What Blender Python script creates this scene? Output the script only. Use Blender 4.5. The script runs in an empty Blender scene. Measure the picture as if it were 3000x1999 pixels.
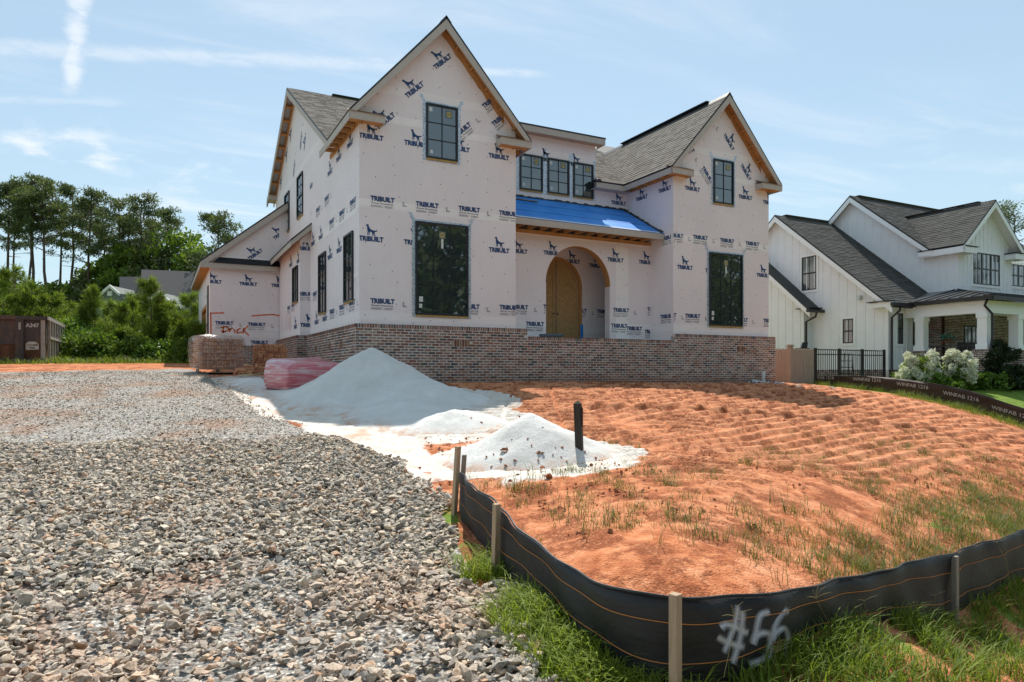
import bpy, bmesh, math, random
import numpy as np
from mathutils import Vector, Matrix
random.seed(7); RNG=np.random.default_rng(7)
S=bpy.context.scene
COL=S.collection
# ---------------------------------------------------------------- camera
CAM=(-4.12,-16.0,1.6); YAW=math.radians(27.266); FPX=2014.0; HOR=1091.0
cd=bpy.data.cameras.new('camera'); cam=bpy.data.objects.new('camera',cd); COL.objects.link(cam)
cam.location=CAM; cam.rotation_euler=(math.pi/2,0,-YAW)
cd.sensor_width=36; cd.lens=36*FPX/3000; cd.shift_y=(HOR-999.5)/3000; cd.clip_start=.1; cd.clip_end=3000
S.camera=cam
# ---------------------------------------------------------------- sun, sky, exposure
SUN_AZ=math.radians(26.0); SUN_EL=math.radians(55.0)
SV=Vector((math.sin(SUN_AZ)*math.cos(SUN_EL),math.cos(SUN_AZ)*math.cos(SUN_EL),math.sin(SUN_EL)))
ld=bpy.data.lights.new('sun','SUN'); sun=bpy.data.objects.new('sun',ld); COL.objects.link(sun)
ld.energy=4.2; ld.angle=math.radians(.55); ld.color=(1,.955,.88)
sun.rotation_euler=(-SV).to_track_quat('-Z','Y').to_euler(); sun.location=(0,0,60)
w=bpy.data.worlds.new('World'); S.world=w; w.use_nodes=True
S.view_settings.view_transform='Standard'; S.view_settings.look='None'
S.view_settings.exposure=0.56; S.view_settings.gamma=1.0
S.render.engine='CYCLES'
def build_world():
    nt=w.node_tree; N=nt.nodes; L=nt.links; N.clear()
    out=N.new('ShaderNodeOutputWorld'); bg=N.new('ShaderNodeBackground'); sky=N.new('ShaderNodeTexSky')
    sky.sky_type='NISHITA'; sky.sun_disc=False; sky.sun_elevation=SUN_EL; sky.sun_rotation=SUN_AZ
    sky.altitude=100; sky.air_density=1.0; sky.dust_density=.3; sky.ozone_density=1.1
    bg.inputs[1].default_value=.102
    L.new(bg.outputs[0],out.inputs[0])
    def M(op,a,b=None,c=None):
        n=N.new('ShaderNodeMath'); n.operation=op
        for i,v in enumerate((a,b,c)):
            if v is None: continue
            if isinstance(v,(int,float)): n.inputs[i].default_value=v
            else: L.new(v,n.inputs[i])
        return n.outputs[0]
    tc=N.new('ShaderNodeTexCoord'); sep=N.new('ShaderNodeSeparateXYZ'); L.new(tc.outputs['Generated'],sep.inputs[0])
    z=M('MAXIMUM',sep.outputs[2],.03)
    px=M('DIVIDE',sep.outputs[0],z); py=M('DIVIDE',sep.outputs[1],z)   # a flat layer of high cloud seen from below
    cmb=N.new('ShaderNodeCombineXYZ'); L.new(px,cmb.inputs[0]); L.new(py,cmb.inputs[1])
    def noise(scale,det,rough,vec,dist=0.):
        n=N.new('ShaderNodeTexNoise'); n.inputs['Scale'].default_value=scale; n.inputs['Detail'].default_value=det
        n.inputs['Roughness'].default_value=rough; n.inputs['Distortion'].default_value=dist; L.new(vec,n.inputs['Vector']); return n.outputs[0]
    def ramp(v,a,b,hi=1.):
        n=N.new('ShaderNodeMapRange'); n.interpolation_type='SMOOTHSTEP'
        n.inputs[1].default_value=a; n.inputs[2].default_value=b; n.inputs[3].default_value=0; n.inputs[4].default_value=hi; L.new(v,n.inputs[0]); return n.outputs[0]
    def layer(pxx,pyy):   # point of the cloud layer that a pixel of the photograph looks at
        dx=math.sin(YAW)+math.cos(YAW)*(pxx-1500)/FPX; dy=math.cos(YAW)-math.sin(YAW)*(pxx-1500)/FPX; dz=(HOR-pyy)/FPX
        return dx/dz,dy/dz
    def trail(p,q,wid,fray,hi,s0,s1):
        ax,ay=layer(*p); bx,by=layer(*q); ln=math.hypot(bx-ax,by-ay); ux,uy=(bx-ax)/ln,(by-ay)/ln
        rx=M('SUBTRACT',px,ax); ry=M('SUBTRACT',py,ay)
        d=M('ADD',M('MULTIPLY',rx,-uy),M('MULTIPLY',ry,ux)); s=M('ADD',M('MULTIPLY',rx,ux),M('MULTIPLY',ry,uy))
        wob=M('MULTIPLY',M('SUBTRACT',noise(7,6,.62,cmb.outputs[0]),.5),fray)
        d=M('ABSOLUTE',M('ADD',d,wob))
        core=ramp(d,wid,wid*.1,hi)
        ends=M('MULTIPLY',ramp(s,s0*ln,s0*ln+.25*ln),ramp(s,s1*ln,s1*ln-.25*ln))
        return M('MULTIPLY',M('MULTIPLY',core,ends),ramp(noise(9,7,.7,cmb.outputs[0]),.2,.6))
    t1=trail((238,-60),(205,285),.040,.055,.62,-2.2,1.05)
    t2=trail((215,150),(1130,190),.085,.11,.36,-.5,1.3)
    t3=trail((1130,192),(1640,222),.045,.05,.40,-.6,1.0)
    t4=trail((-50,290),(330,300),.06,.10,.20,-1,1.2)
    mp=N.new('ShaderNodeMapping'); mp.inputs['Rotation'].default_value=(0,0,.5); mp.inputs['Scale'].default_value=(.55,1.9,1); L.new(cmb.outputs[0],mp.inputs[0])
    cir=M('MULTIPLY',ramp(noise(1.1,8,.62,mp.outputs[0],.6),.46,.80,.55),ramp(noise(.35,3,.5,cmb.outputs[0]),.38,.58))
    # low fair-weather puffs near the horizon
    mp2=N.new('ShaderNodeMapping'); mp2.inputs['Scale'].default_value=(1,1,2.4); L.new(tc.outputs['Generated'],mp2.inputs[0])
    band=M('MULTIPLY',ramp(sep.outputs[2],.10,.20),ramp(sep.outputs[2],.34,.24))
    puff=M('MULTIPLY',M('MULTIPLY',ramp(noise(6.5,7,.58,mp2.outputs[0],.2),.56,.70,.8),ramp(noise(2.2,2,.5,mp2.outputs[0]),.47,.60)),band)
    haze=M('ADD',ramp(sep.outputs[2],.40,.0,.30),.50)
    a=M('MAXIMUM',M('MAXIMUM',t1,t2),M('MAXIMUM',t3,t4)); a=M('MAXIMUM',a,cir); a=M('MAXIMUM',a,puff)
    mxh=N.new('ShaderNodeMix'); mxh.data_type='RGBA'; L.new(haze,mxh.inputs['Factor']); L.new(sky.outputs[0],mxh.inputs['A']); mxh.inputs['B'].default_value=(4.0,5.35,5.8,1)
    mx=N.new('ShaderNodeMix'); mx.data_type='RGBA'; L.new(a,mx.inputs['Factor']); L.new(mxh.outputs['Result'],mx.inputs['A']); mx.inputs['B'].default_value=(6.9,7.1,7.3,1)
    L.new(mx.outputs['Result'],bg.inputs[0])
build_world()
# ---------------------------------------------------------------- pixel -> place
FW=(math.sin(YAW),math.cos(YAW)); RT=(math.cos(YAW),-math.sin(YAW))
def ray(x,y):
    u=(x-1500)/FPX; return (FW[0]+RT[0]*u,FW[1]+RT[1]*u,(HOR-y)/FPX)
def onY(x,y,Y):
    d=ray(x,y); t=(Y-CAM[1])/d[1]; return Vector((CAM[0]+t*d[0],Y,CAM[2]+t*d[2]))
def onX(x,y,X):
    d=ray(x,y); t=(X-CAM[0])/d[0]; return Vector((X,CAM[1]+t*d[1],CAM[2]+t*d[2]))
def atd(x,d): 
    r=ray(x,HOR); return (CAM[0]+d*r[0],CAM[1]+d*r[1])
# ---------------------------------------------------------------- objects
def props(o,label=None,cat=None,group=None,kind=None):
    if label: o['label']=label
    if cat: o['category']=cat
    if group: o['group']=group
    if kind: o['kind']=kind
    return o
def empty(name,loc,label=None,cat=None,group=None):
    o=bpy.data.objects.new(name,None); COL.objects.link(o); o.location=loc; o.empty_display_size=.2
    return props(o,label,cat,group)
def attach(o,parent):
    if parent is None: return
    o.parent=parent
    if parent.type=='EMPTY' and parent.parent is None:
        m=Matrix.LocRotScale(parent.location,parent.rotation_euler,parent.scale); o.matrix_parent_inverse=m.inverted()
    elif parent.location.length>0 and parent.parent is None:
        o.matrix_parent_inverse=Matrix.Translation(-parent.location)
def link(name,me,parent=None,loc=None):
    o=bpy.data.objects.new(name,me); COL.objects.link(o)
    if loc is not None: o.location=loc
    attach(o,parent); return o
def mkmesh(name,V,Fc,mats,midx=None,smooth=False,col=None):
    me=bpy.data.meshes.new(name); me.from_pydata([tuple(v) for v in V],[],Fc); 
    if not isinstance(mats,(list,tuple)): mats=[mats]
    for m in mats: me.materials.append(m)
    if midx is not None: me.polygons.foreach_set('material_index',np.asarray(midx,dtype=np.int32))
    if smooth: me.polygons.foreach_set('use_smooth',np.ones(len(me.polygons),dtype=bool))
    if col is not None:
        a=me.color_attributes.new('tone','FLOAT_COLOR','POINT'); a.data.foreach_set('color',np.asarray(col,dtype=np.float32).ravel())
    me.update(); return me
def npmesh(name,V,T,mat,col=None,smooth=False):
    """big triangle mesh from numpy arrays"""
    me=bpy.data.meshes.new(name); n=len(V); k=T.shape[1]
    me.vertices.add(n); me.vertices.foreach_set('co',V.astype(np.float32).ravel())
    me.loops.add(T.size); me.loops.foreach_set('vertex_index',T.astype(np.int32).ravel())
    me.polygons.add(len(T)); me.polygons.foreach_set('loop_start',np.arange(0,T.size,k,dtype=np.int32))
    me.polygons.foreach_set('use_smooth',np.full(len(T),bool(smooth)))
    me.materials.append(mat)
    if col is not None:
        a=me.color_attributes.new('tone','FLOAT_COLOR','POINT')
        if col.shape[1]==3: col=np.concatenate([col,np.ones((len(col),1))],1)
        a.data.foreach_set('color',col.astype(np.float32).ravel())
    me.update(calc_edges=True); me.validate(); return me
class MB:
    """collects boxes, prisms and tubes; build() links them as one mesh object"""
    def __init__(s): s.V=[]; s.F=[]; s.M=[]
    def add(s,V,F,m=0):
        b=len(s.V); s.V+= [tuple(v) for v in V]; s.F+=[tuple(i+b for i in f) for f in F]; s.M+=[m]*len(F); return s
    def box(s,a,b,m=0):
        x0,x1=min(a[0],b[0]),max(a[0],b[0]); y0,y1=min(a[1],b[1]),max(a[1],b[1]); z0,z1=min(a[2],b[2]),max(a[2],b[2])
        return s.add([(x0,y0,z0),(x1,y0,z0),(x1,y1,z0),(x0,y1,z0),(x0,y0,z1),(x1,y0,z1),(x1,y1,z1),(x0,y1,z1)],
          [(3,2,1,0),(4,5,6,7),(0,1,5,4),(1,2,6,5),(2,3,7,6),(3,0,4,7)],m)
    def prism(s,P,d,m=0,mside=None,mback=None):
        """polygon P (3D, planar) swept by vector d"""
        n=len(P); d=Vector(d); A=[Vector(p) for p in P]; B=[p+d for p in A]
        nr=Vector((0,0,0))
        for i in range(n): nr+=A[i].cross(A[(i+1)%n])
        flip=nr.dot(d)>0
        fr=tuple(range(n)); bk=tuple(range(2*n-1,n-1,-1))
        sides=[(i,(i+n),(i+1)%n+n,(i+1)%n) for i in range(n)]
        if flip: fr=fr[::-1]; bk=bk[::-1]; sides=[f[::-1] for f in sides]
        b=len(s.V); s.V+=[tuple(v) for v in A+B]
        ms=m if mside is None else mside; mb=m if mback is None else mback
        for f,mm in [(fr,m),(bk,mb)]+[(f,ms) for f in sides]: s.F.append(tuple(i+b for i in f)); s.M.append(mm)
        return s
    def bar(s,p,q,w,h,up=(0,0,1),m=0):
        p=Vector(p);q=Vector(q); d=(q-p).normalized(); up=Vector(up); r=d.cross(up)
        if r.length<1e-4: r=d.cross(Vector((1,0,0)))
        r.normalize(); u=r.cross(d); r=r*(w/2); u=u*(h/2)
        return s.prism([p-r-u,p+r-u,p+r+u,p-r+u],q-p,m)
    def tube(s,pts,rad,n=6,m=0,cap=True):
        pts=[Vector(p) for p in pts]; k=len(pts); b=len(s.V)
        rr=rad if isinstance(rad,(list,tuple)) else [rad]*k
        ref=None
        for i,p in enumerate(pts):
            d=(pts[min(i+1,k-1)]-pts[max(i-1,0)]); 
            if d.length<1e-7: d=Vector((0,0,1))
            d.normalize()
            if ref is None:
                ref=d.cross(Vector((0,0,1)) if abs(d.z)<.9 else Vector((1,0,0)))
            ref=(ref-d*ref.dot(d)).normalized(); o=d.cross(ref)
            for j in range(n):
                a=2*math.pi*j/n; s.V.append(tuple(p+(ref*math.cos(a)+o*math.sin(a))*rr[i]))
        for i in range(k-1):
            for j in range(n):
                s.F.append((b+i*n+j,b+i*n+(j+1)%n,b+(i+1)*n+(j+1)%n,b+(i+1)*n+j)); s.M.append(m)
        if cap:
            s.F.append(tuple(b+j for j in range(n))[::-1]); s.M.append(m)
            s.F.append(tuple(b+(k-1)*n+j for j in range(n))); s.M.append(m)
        return s
    def build(s,name,mats,parent=None,smooth=False,top=False,bevel=0):
        V=s.V; loc=None
        if top:
            A=np.array(V); loc=Vector(((A[:,0].min()+A[:,0].max())/2,(A[:,1].min()+A[:,1].max())/2,A[:,2].min()))
            V=[(v[0]-loc.x,v[1]-loc.y,v[2]-loc.z) for v in V]
        me=mkmesh(name,V,s.F,mats,s.M,smooth)
        if bevel:
            bm=bmesh.new(); bm.from_mesh(me); bmesh.ops.bevel(bm,geom=list(bm.edges),offset=bevel,segments=1,affect='EDGES'); bm.to_mesh(me); bm.free()
        return link(name,me,parent,loc)
def boxo(name,a,b,mat,parent): return MB().box(a,b).build(name,mat,parent)
def smooth(x,a,b):
    t=np.clip((x-a)/(b-a),0,1); return t*t*(3-2*t)
# value noise for numpy heightfields
def vnoise(x,y,seed=0):
    xi=np.floor(x).astype(np.int64); yi=np.floor(y).astype(np.int64); fx=x-xi; fy=y-yi
    fx=fx*fx*(3-2*fx); fy=fy*fy*(3-2*fy)
    def h(a,b):
        n=(a*374761393+b*668265263+seed*1442695041)&0x7fffffff; n=((n^(n>>13))*1274126177)&0x7fffffff; return ((n^(n>>16))&0xffff)/65535.
    return (h(xi,yi)*(1-fx)+h(xi+1,yi)*fx)*(1-fy)+(h(xi,yi+1)*(1-fx)+h(xi+1,yi+1)*fx)*fy
def fbm(x,y,seed=0,o=4):
    a=0;s=1;t=0
    for i in range(o): a=a+vnoise(x*2**i,y*2**i,seed+i)*s; t+=s; s*=.5
    return a/t
# ---------------------------------------------------------------- materials
MATS={}
class NT:
    def __init__(s,name):
        s.m=bpy.data.materials.new(name); s.m.use_nodes=True; s.nt=s.m.node_tree; s.N=s.nt.nodes; s.L=s.nt.links
        s.b=s.N['Principled BSDF']; s.out=s.N['Material Output']; s._tc=None
    def tc(s,w='Object'):
        if s._tc is None: s._tc=s.N.new('ShaderNodeTexCoord')
        return s._tc.outputs[w]
    def pos(s): return s.N.new('ShaderNodeNewGeometry').outputs['Position']
    def put(s,sock,v):
        if isinstance(v,bpy.types.NodeSocket): s.L.new(v,sock)
        else:
            if hasattr(sock,'default_value') and isinstance(v,(tuple,list)) and len(v)==3 and sock.type=='RGBA': v=(*v,1)
            sock.default_value=v
    def mapv(s,vec,scale=(1,1,1),rot=(0,0,0),loc=(0,0,0)):
        n=s.N.new('ShaderNodeMapping'); n.inputs['Scale'].default_value=scale; n.inputs['Rotation'].default_value=rot; n.inputs['Location'].default_value=loc; s.L.new(vec,n.inputs[0]); return n.outputs[0]
    def noise(s,scale,vec=None,det=4,rough=.55,dist=0,col=False):
        n=s.N.new('ShaderNodeTexNoise'); n.inputs['Scale'].default_value=scale; n.inputs['Detail'].default_value=det; n.inputs['Roughness'].default_value=rough; n.inputs['Distortion'].default_value=dist
        s.L.new(vec if vec is not None else s.pos(),n.inputs['Vector']); return n.outputs[1 if col else 0]
    def voro(s,scale,vec=None,feat='F1',out='Distance',rnd=1):
        n=s.N.new('ShaderNodeTexVoronoi'); n.feature=feat; n.inputs['Scale'].default_value=scale; n.inputs['Randomness'].default_value=rnd; s.L.new(vec if vec is not None else s.pos(),n.inputs['Vector']); return n.outputs[out]
    def ramp(s,v,*st):
        n=s.N.new('ShaderNodeValToRGB'); e=n.color_ramp.elements
        while len(e)<len(st): e.new(.5)
        for i,(p,c) in enumerate(st):
            e[i].position=p; e[i].color=(*c,1) if isinstance(c,tuple) else (c,c,c,1)
        s.L.new(v,n.inputs[0]); return n.outputs[0]
    def rng(s,v,a,b,c=0,d=1):
        n=s.N.new('ShaderNodeMapRange'); n.interpolation_type='SMOOTHSTEP'
        for i,x in enumerate((a,b,c,d)): n.inputs[i+1].default_value=x
        s.L.new(v,n.inputs[0]); return n.outputs[0]
    def math(s,op,a,b=0):
        n=s.N.new('ShaderNodeMath'); n.operation=op; s.put(n.inputs[0],a); s.put(n.inputs[1],b); return n.outputs[0]
    def mix(s,f,a,b,mode='MIX'):
        n=s.N.new('ShaderNodeMix'); n.data_type='RGBA'; n.blend_type=mode; s.put(n.inputs['Factor'],f)
        for k,v in (('A',a),('B',b)):
            sk=[i for i in n.inputs if i.name==k and i.type=='RGBA'][0]
            s.put(sk,v)
        return [o for o in n.outputs if o.type=='RGBA'][0]
    def attr(s,name='tone',out='Color'):
        n=s.N.new('ShaderNodeAttribute'); n.attribute_name=name; return n.outputs[out]
    def sep(s,v):
        n=s.N.new('ShaderNodeSeparateXYZ'); s.L.new(v,n.inputs[0]); return n.outputs
    def rgb(s,v):
        n=s.N.new('ShaderNodeSeparateColor'); s.L.new(v,n.inputs[0]); return n.outputs
    def base(s,c,rough=.8,spec=.3,metal=0):
        s.put(s.b.inputs['Base Color'],c); s.put(s.b.inputs['Roughness'],rough); s.put(s.b.inputs['Specular IOR Level'],spec); s.put(s.b.inputs['Metallic'],metal); return s
    def bump(s,h,st=.3,dist=.01,prev=None):
        n=s.N.new('ShaderNodeBump'); n.inputs['Strength'].default_value=st; n.inputs['Distance'].default_value=dist; s.L.new(h,n.inputs['Height'])
        if prev is not None: s.L.new(prev,n.inputs['Normal'])
        s.L.new(n.outputs[0],s.b.inputs['Normal']); return n.outputs[0]
def mat(name,c,rough=.75,spec=.3,metal=0,var=.12,scale=6,bump=0,bscale=40,stretch=(1,1,1)):
    """plain material with a soft two-scale colour variation"""
    if name in MATS: return MATS[name]
    t=NT(name); v=t.mapv(t.pos(),stretch)
    n=t.noise(scale,v,5,.6); n2=t.noise(scale*9,v,3,.6)
    k=t.math('ADD',t.math('MULTIPLY',n,.65),t.math('MULTIPLY',n2,.35))
    lo=tuple(x*(1-var*1.6) for x in c); hi=tuple(min(1,x*(1+var*1.6)) for x in c)
    t.base(t.ramp(k,(.3,lo),(.7,hi)),rough,spec,metal)
    if bump: t.bump(t.noise(bscale,v,4,.6),bump,.004)
    MATS[name]=t.m; return t.m
# ---------------------------------------------------------------- special materials
def m_ground():
    t=NT('ground'); P=t.pos(); m=t.rgb(t.attr('tone')); A=t.attr('tone','Alpha')
    # red clay: dry pale crust, darker crumbly soil
    n1=t.noise(.9,P,6,.6); n2=t.noise(7,P,6,.65); n3=t.noise(46,P,4,.6)
    clay=t.ramp(n2,(.28,(.30,.085,.036)),(.48,(.50,.175,.075)),(.68,(.72,.32,.165)))
    clay=t.mix(t.rng(n1,.44,.68,0,.45),clay,(.68,.31,.17))
    clay=t.mix(t.math('MULTIPLY',A,.55),clay,t.mix(n3,(.56,.225,.105),(.80,.41,.24)))
    crumb=t.math('MULTIPLY',t.rng(t.noise(2.0,P,7,.75),.47,.56),t.rng(n3,.30,.50))
    clay=t.mix(t.math('MULTIPLY',crumb,.85),clay,(.21,.062,.026))
    # crushed fine stone
    v=t.voro(34,P,out='Color'); vd=t.voro(34,P); g=t.rgb(v)[0]
    fine=t.ramp(g,(0,(.16,.155,.15)),(.35,(.34,.325,.30)),(.7,(.52,.49,.445)),(1,(.70,.66,.60)))
    red=t.rng(t.noise(.7,P,5,.6),.46,.64,0,.75)
    fine=t.mix(red,fine,t.mix(g,(.26,.13,.075),(.55,.34,.23)))
    fine=t.mix(t.rng(vd,.3,.6,0,.55),fine,(.10,.085,.07))
    sandc=t.ramp(t.noise(5,P,5,.6),(.3,(.60,.53,.46)),(.7,(.78,.73,.67)))
    sandc=t.mix(t.rng(t.noise(1.7,P,6,.7),.52,.68,0,.8),sandc,(.58,.36,.24))
    gr=t.ramp(t.noise(9,P,5,.65),(.3,(.07,.11,.018)),(.5,(.14,.22,.032)),(.72,(.22,.27,.065)))
    def edge(ch,sc,amt): return t.rng(t.math('ADD',ch,t.math('MULTIPLY',t.math('SUBTRACT',t.noise(sc,P,6,.7),.5),amt)),.42,.58)
    c=t.mix(edge(m[0],1.6,.9),clay,fine)
    c=t.mix(edge(m[1],2.2,1.1),c,sandc)
    c=t.mix(edge(m[2],3.0,1.2),c,gr)
    t.base(c,.95,.12)
    h=t.math('ADD',t.math('MULTIPLY',t.noise(30,P,5,.7),.6),t.math('MULTIPLY',t.voro(60,P),.5))
    t.bump(h,.75,.022); return t.m
def m_stone():
    t=NT('stone'); P=t.pos(); c=t.attr('tone')
    n=t.noise(70,P,5,.65)
    t.base(t.mix(t.rng(n,.3,.7),t.mix(.42,c,(.02,.02,.02)),t.mix(.18,c,(.9,.86,.8))),.86,.25); t.bump(t.noise(160,P,3,.6),.35,.003); return t.m
def m_sand():
    t=NT('sand'); P=t.pos(); n=t.noise(2.2,P,6,.65); f=t.noise(190,P,3,.7)
    c=t.ramp(n,(.3,(.69,.675,.645)),(.7,(.82,.805,.775))); c=t.mix(t.math('MULTIPLY',t.rng(f,.25,.7),.25),c,(.52,.50,.47))
    # damp, crumbled streaks
    c=t.mix(t.rng(t.noise(1.3,t.mapv(P,(1,1,.6)),6,.7,.8),.62,.74,0,.35),c,(.36,.35,.335))
    low=t.attr('tone'); c=t.mix(t.math('MULTIPLY',t.rgb(low)[0],t.rng(t.noise(4,P,6,.75),.40,.62)),c,(.60,.36,.235))
    t.base(c,.95,.1); t.bump(t.math('ADD',t.noise(16,P,6,.75),t.math('MULTIPLY',f,.4)),.85,.022); return t.m
def m_brick():
    t=NT('brick'); P=t.pos(); c=t.attr('tone'); n=t.noise(26,P,5,.7); s=t.noise(11,P,6,.7)
    c=t.mix(t.rng(n,.3,.7),t.mix(.28,c,(.01,.008,.008)),t.mix(.12,c,(.75,.68,.6)))
    c=t.mix(t.math('MULTIPLY',t.rng(s,.57,.68),.55),c,(.50,.46,.42))       # mortar smear left by the bricklayer
    z=t.sep(P)[2]; dirt=t.math('MULTIPLY',t.rng(z,1.62,1.24),t.rng(t.noise(3,P,5,.7),.25,.6))
    c=t.mix(t.math('MULTIPLY',dirt,.7),c,(.26,.12,.07))                     # clay splashed up by rain
    t.base(c,.92,.15); t.bump(t.noise(60,P,4,.7),.55,.006); return t.m
def m_mortar():
    t=NT('mortar'); P=t.pos(); n=t.noise(14,P,5,.7)
    c=t.ramp(n,(.3,(.50,.475,.44)),(.7,(.72,.69,.65))); z=t.sep(P)[2]
    c=t.mix(t.math('MULTIPLY',t.rng(z,1.6,1.25),.6),c,(.34,.19,.12)); t.base(c,.95,.1); t.bump(t.noise(70,P,4,.7),.6,.008); return t.m
def m_wrap():
    t=NT('housewrap'); P=t.pos()
    s=t.sep(P)
    n=t.noise(.7,P,4,.5); weave=t.noise(55,t.mapv(P,(1,1,.06)),3,.6)
    c=t.ramp(n,(.3,(.81,.745,.755)),(.7,(.87,.80,.805)))
    c=t.mix(t.math('MULTIPLY',t.rng(weave,.35,.7),.10),c,(.52,.50,.53))
    # overlap bands of the rolls: where two layers lie on each other the sheet is whiter
    for z0 in (2.95,5.62,8.42):
        e=t.math('ADD',s[2],t.math('MULTIPLY',t.math('SUBTRACT',t.noise(.5,P,2),.5),.04))
        b=t.math('MULTIPLY',t.rng(e,z0-.10,z0-.096),t.rng(e,z0+.10,z0+.092)); c=t.mix(t.math('MULTIPLY',b,.42),c,(.93,.90,.88))
    t.base(c,.52,.4)
    wr=t.noise(1.5,t.mapv(P,(1,1,.5)),6,.6,1.6); cr=t.noise(5,P,4,.55,2.2)
    h=t.math('ADD',t.math('MULTIPLY',wr,1.2),t.math('MULTIPLY',cr,.35)); t.bump(h,.6,.035); return t.m
def m_shingle(c0,c1,c2):
    t=NT('shingle'); P=t.pos(); c=t.attr('tone'); n=t.noise(120,P,3,.7); k=t.rgb(c)[0]
    b=t.ramp(k,(0,c0),(.5,c1),(1,c2)); b=t.mix(t.math('MULTIPLY',t.rng(n,.3,.7),.5),b,tuple(x*.35 for x in c1)); t.base(b,.95,.15); t.bump(n,.5,.004); return t.m
def m_wood(name,c,var=.25,grain=30):
    t=NT(name); P=t.pos(); v=t.mapv(P,(grain,grain,grain*.12)); n=t.noise(1,v,5,.6,1.5); n2=t.noise(1.6,P,4,.6)
    lo=tuple(x*(1-var) for x in c); hi=tuple(min(1,x*(1+var)) for x in c)
    t.base(t.mix(t.rng(n2,.35,.7,0,.45),t.ramp(n,(.3,lo),(.7,hi)),tuple(x*.7 for x in c)),.8,.2); t.bump(n,.3,.004); return t.m
def m_osb():
    t=NT('osb'); P=t.pos(); v=t.mapv(P,(1,1,.35)); a=t.rgb(t.voro(95,v,out='Color'))[0]; b=t.rgb(t.voro(150,t.mapv(P,(.5,1,1)),out='Color'))[0]
    c=t.ramp(a,(0,(.34,.19,.07)),(.5,(.48,.29,.12)),(1,(.60,.40,.19))); c=t.mix(t.rng(b,.8,.95,0,.6),c,(.14,.06,.02)); t.base(c,.75,.25); return t.m
def m_glass(name='glass',c=(.026,.040,.040),rough=.02):
    t=NT(name); P=t.pos(); t.base(c,rough,1.); t.b.inputs['IOR'].default_value=1.75; t.b.inputs['Coat Weight'].default_value=.5; t.b.inputs['Coat Roughness'].default_value=.02
    t.bump(t.noise(.9,P,2,.5),.02,.05); return t.m
def m_tape():
    t=NT('flashing_tape'); P=t.pos(); v=t.voro(60,P,out='Color'); g=t.rgb(v)[0]
    c=t.ramp(g,(0,(.16,.24,.34)),(.35,(.42,.50,.58)),(.7,(.66,.72,.78)),(1,(.80,.84,.88))); t.base(c,.32,.5,.35); t.bump(t.noise(30,P,4,.6),.35,.01); return t.m
def m_plastic(name,c,stripe,alpha,st=(1.2,1.2,6)):
    """stretch film: streaks of cloudy film over what is packed in it"""
    t=NT(name); P=t.pos(); n=t.noise(3.,t.mapv(P,st),5,.6,.5); f=t.noise(14,t.mapv(P,(1,1,3)),4,.6)
    cc=t.mix(t.rng(n,.42,.66,0,stripe),c,(.74,.70,.68)); cc=t.mix(t.rng(f,.55,.75,0,.3),cc,tuple(x*.6 for x in c)); t.base(cc,.22,.6)
    t.bump(t.noise(8,t.mapv(P,(1,1,4)),5,.6,1.2),.7,.03); t.b.inputs['Coat Weight'].default_value=.5; t.b.inputs['Coat Roughness'].default_value=.12
    if alpha<1:
        s=t.rng(n,.35,.7,alpha,min(1,alpha+.3)); t.L.new(s,t.b.inputs['Alpha'])
    return t.m
def m_fabric(name,c):
    """woven black silt fabric with faded, dusty patches"""
    t=NT(name); P=t.pos(); n=t.noise(2.2,t.mapv(P,(1,1,3)),5,.6); w=t.noise(9,t.mapv(P,(.6,.6,8)),5,.65); d=t.noise(30,t.mapv(P,(1,1,.3)),5,.75)
    cc=t.ramp(n,(.35,c),(.7,tuple(x*1.9+.006 for x in c))); cc=t.mix(t.rng(w,.45,.75,0,.35),cc,tuple(x*2.6 for x in c)); cc=t.mix(t.rng(d,.64,.82,0,.20),cc,(.16,.13,.11))
    t.base(cc,.55,.35); t.bump(t.math('ADD',t.noise(3,t.mapv(P,(1,1,2)),4,.6,1.),t.math('MULTIPLY',t.noise(260,t.mapv(P,(1,1,.4)),2),.08)),.4,.03); return t.m
def m_leaf(name,lo,hi,trans=.35):
    t=NT(name); k=t.rgb(t.attr('tone'))[0]
    c=t.ramp(k,(0,lo),(1,hi)); t.base(c,.55,.25); 
    tr=t.N.new('ShaderNodeBsdfTranslucent'); t.L.new(t.mix(1.,c,(1.0,1.0,.55),'MULTIPLY'),tr.inputs[0]); mx=t.N.new('ShaderNodeMixShader'); mx.inputs[0].default_value=trans
    t.L.new(t.b.outputs[0],mx.inputs[1]); t.L.new(tr.outputs[0],mx.inputs[2]); t.L.new(mx.outputs[0],t.out.inputs[0]); return t.m
GROUND=m_ground(); STONE=m_stone(); SAND=m_sand(); BRICK=m_brick(); MORTAR=m_mortar(); WRAP=m_wrap()
SHING=m_shingle((.115,.095,.08),(.225,.20,.175),(.33,.305,.27)); SHING2=m_shingle((.045,.045,.043),(.095,.094,.088),(.15,.148,.14))
DRIP=mat('drip_edge',(.028,.030,.034),.5,.4); TRIM=mat('primed_trim',(.47,.425,.375),.6,.3,var=.05)
LUMBER=m_wood('lumber',(.52,.27,.105)); STAKE=m_wood('stake_wood',(.47,.34,.225),.22,26); GREYWOOD=m_wood('grey_wood',(.30,.26,.215),.2,26); OSB=m_osb()
GLASS=m_glass(); TAPE=m_tape(); BLACK=mat('black_frame',(.016,.020,.024),.4,.45,var=.1); SILL=mat('yellow_sill',(.46,.30,.10),.6,.3,var=.12)
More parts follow.
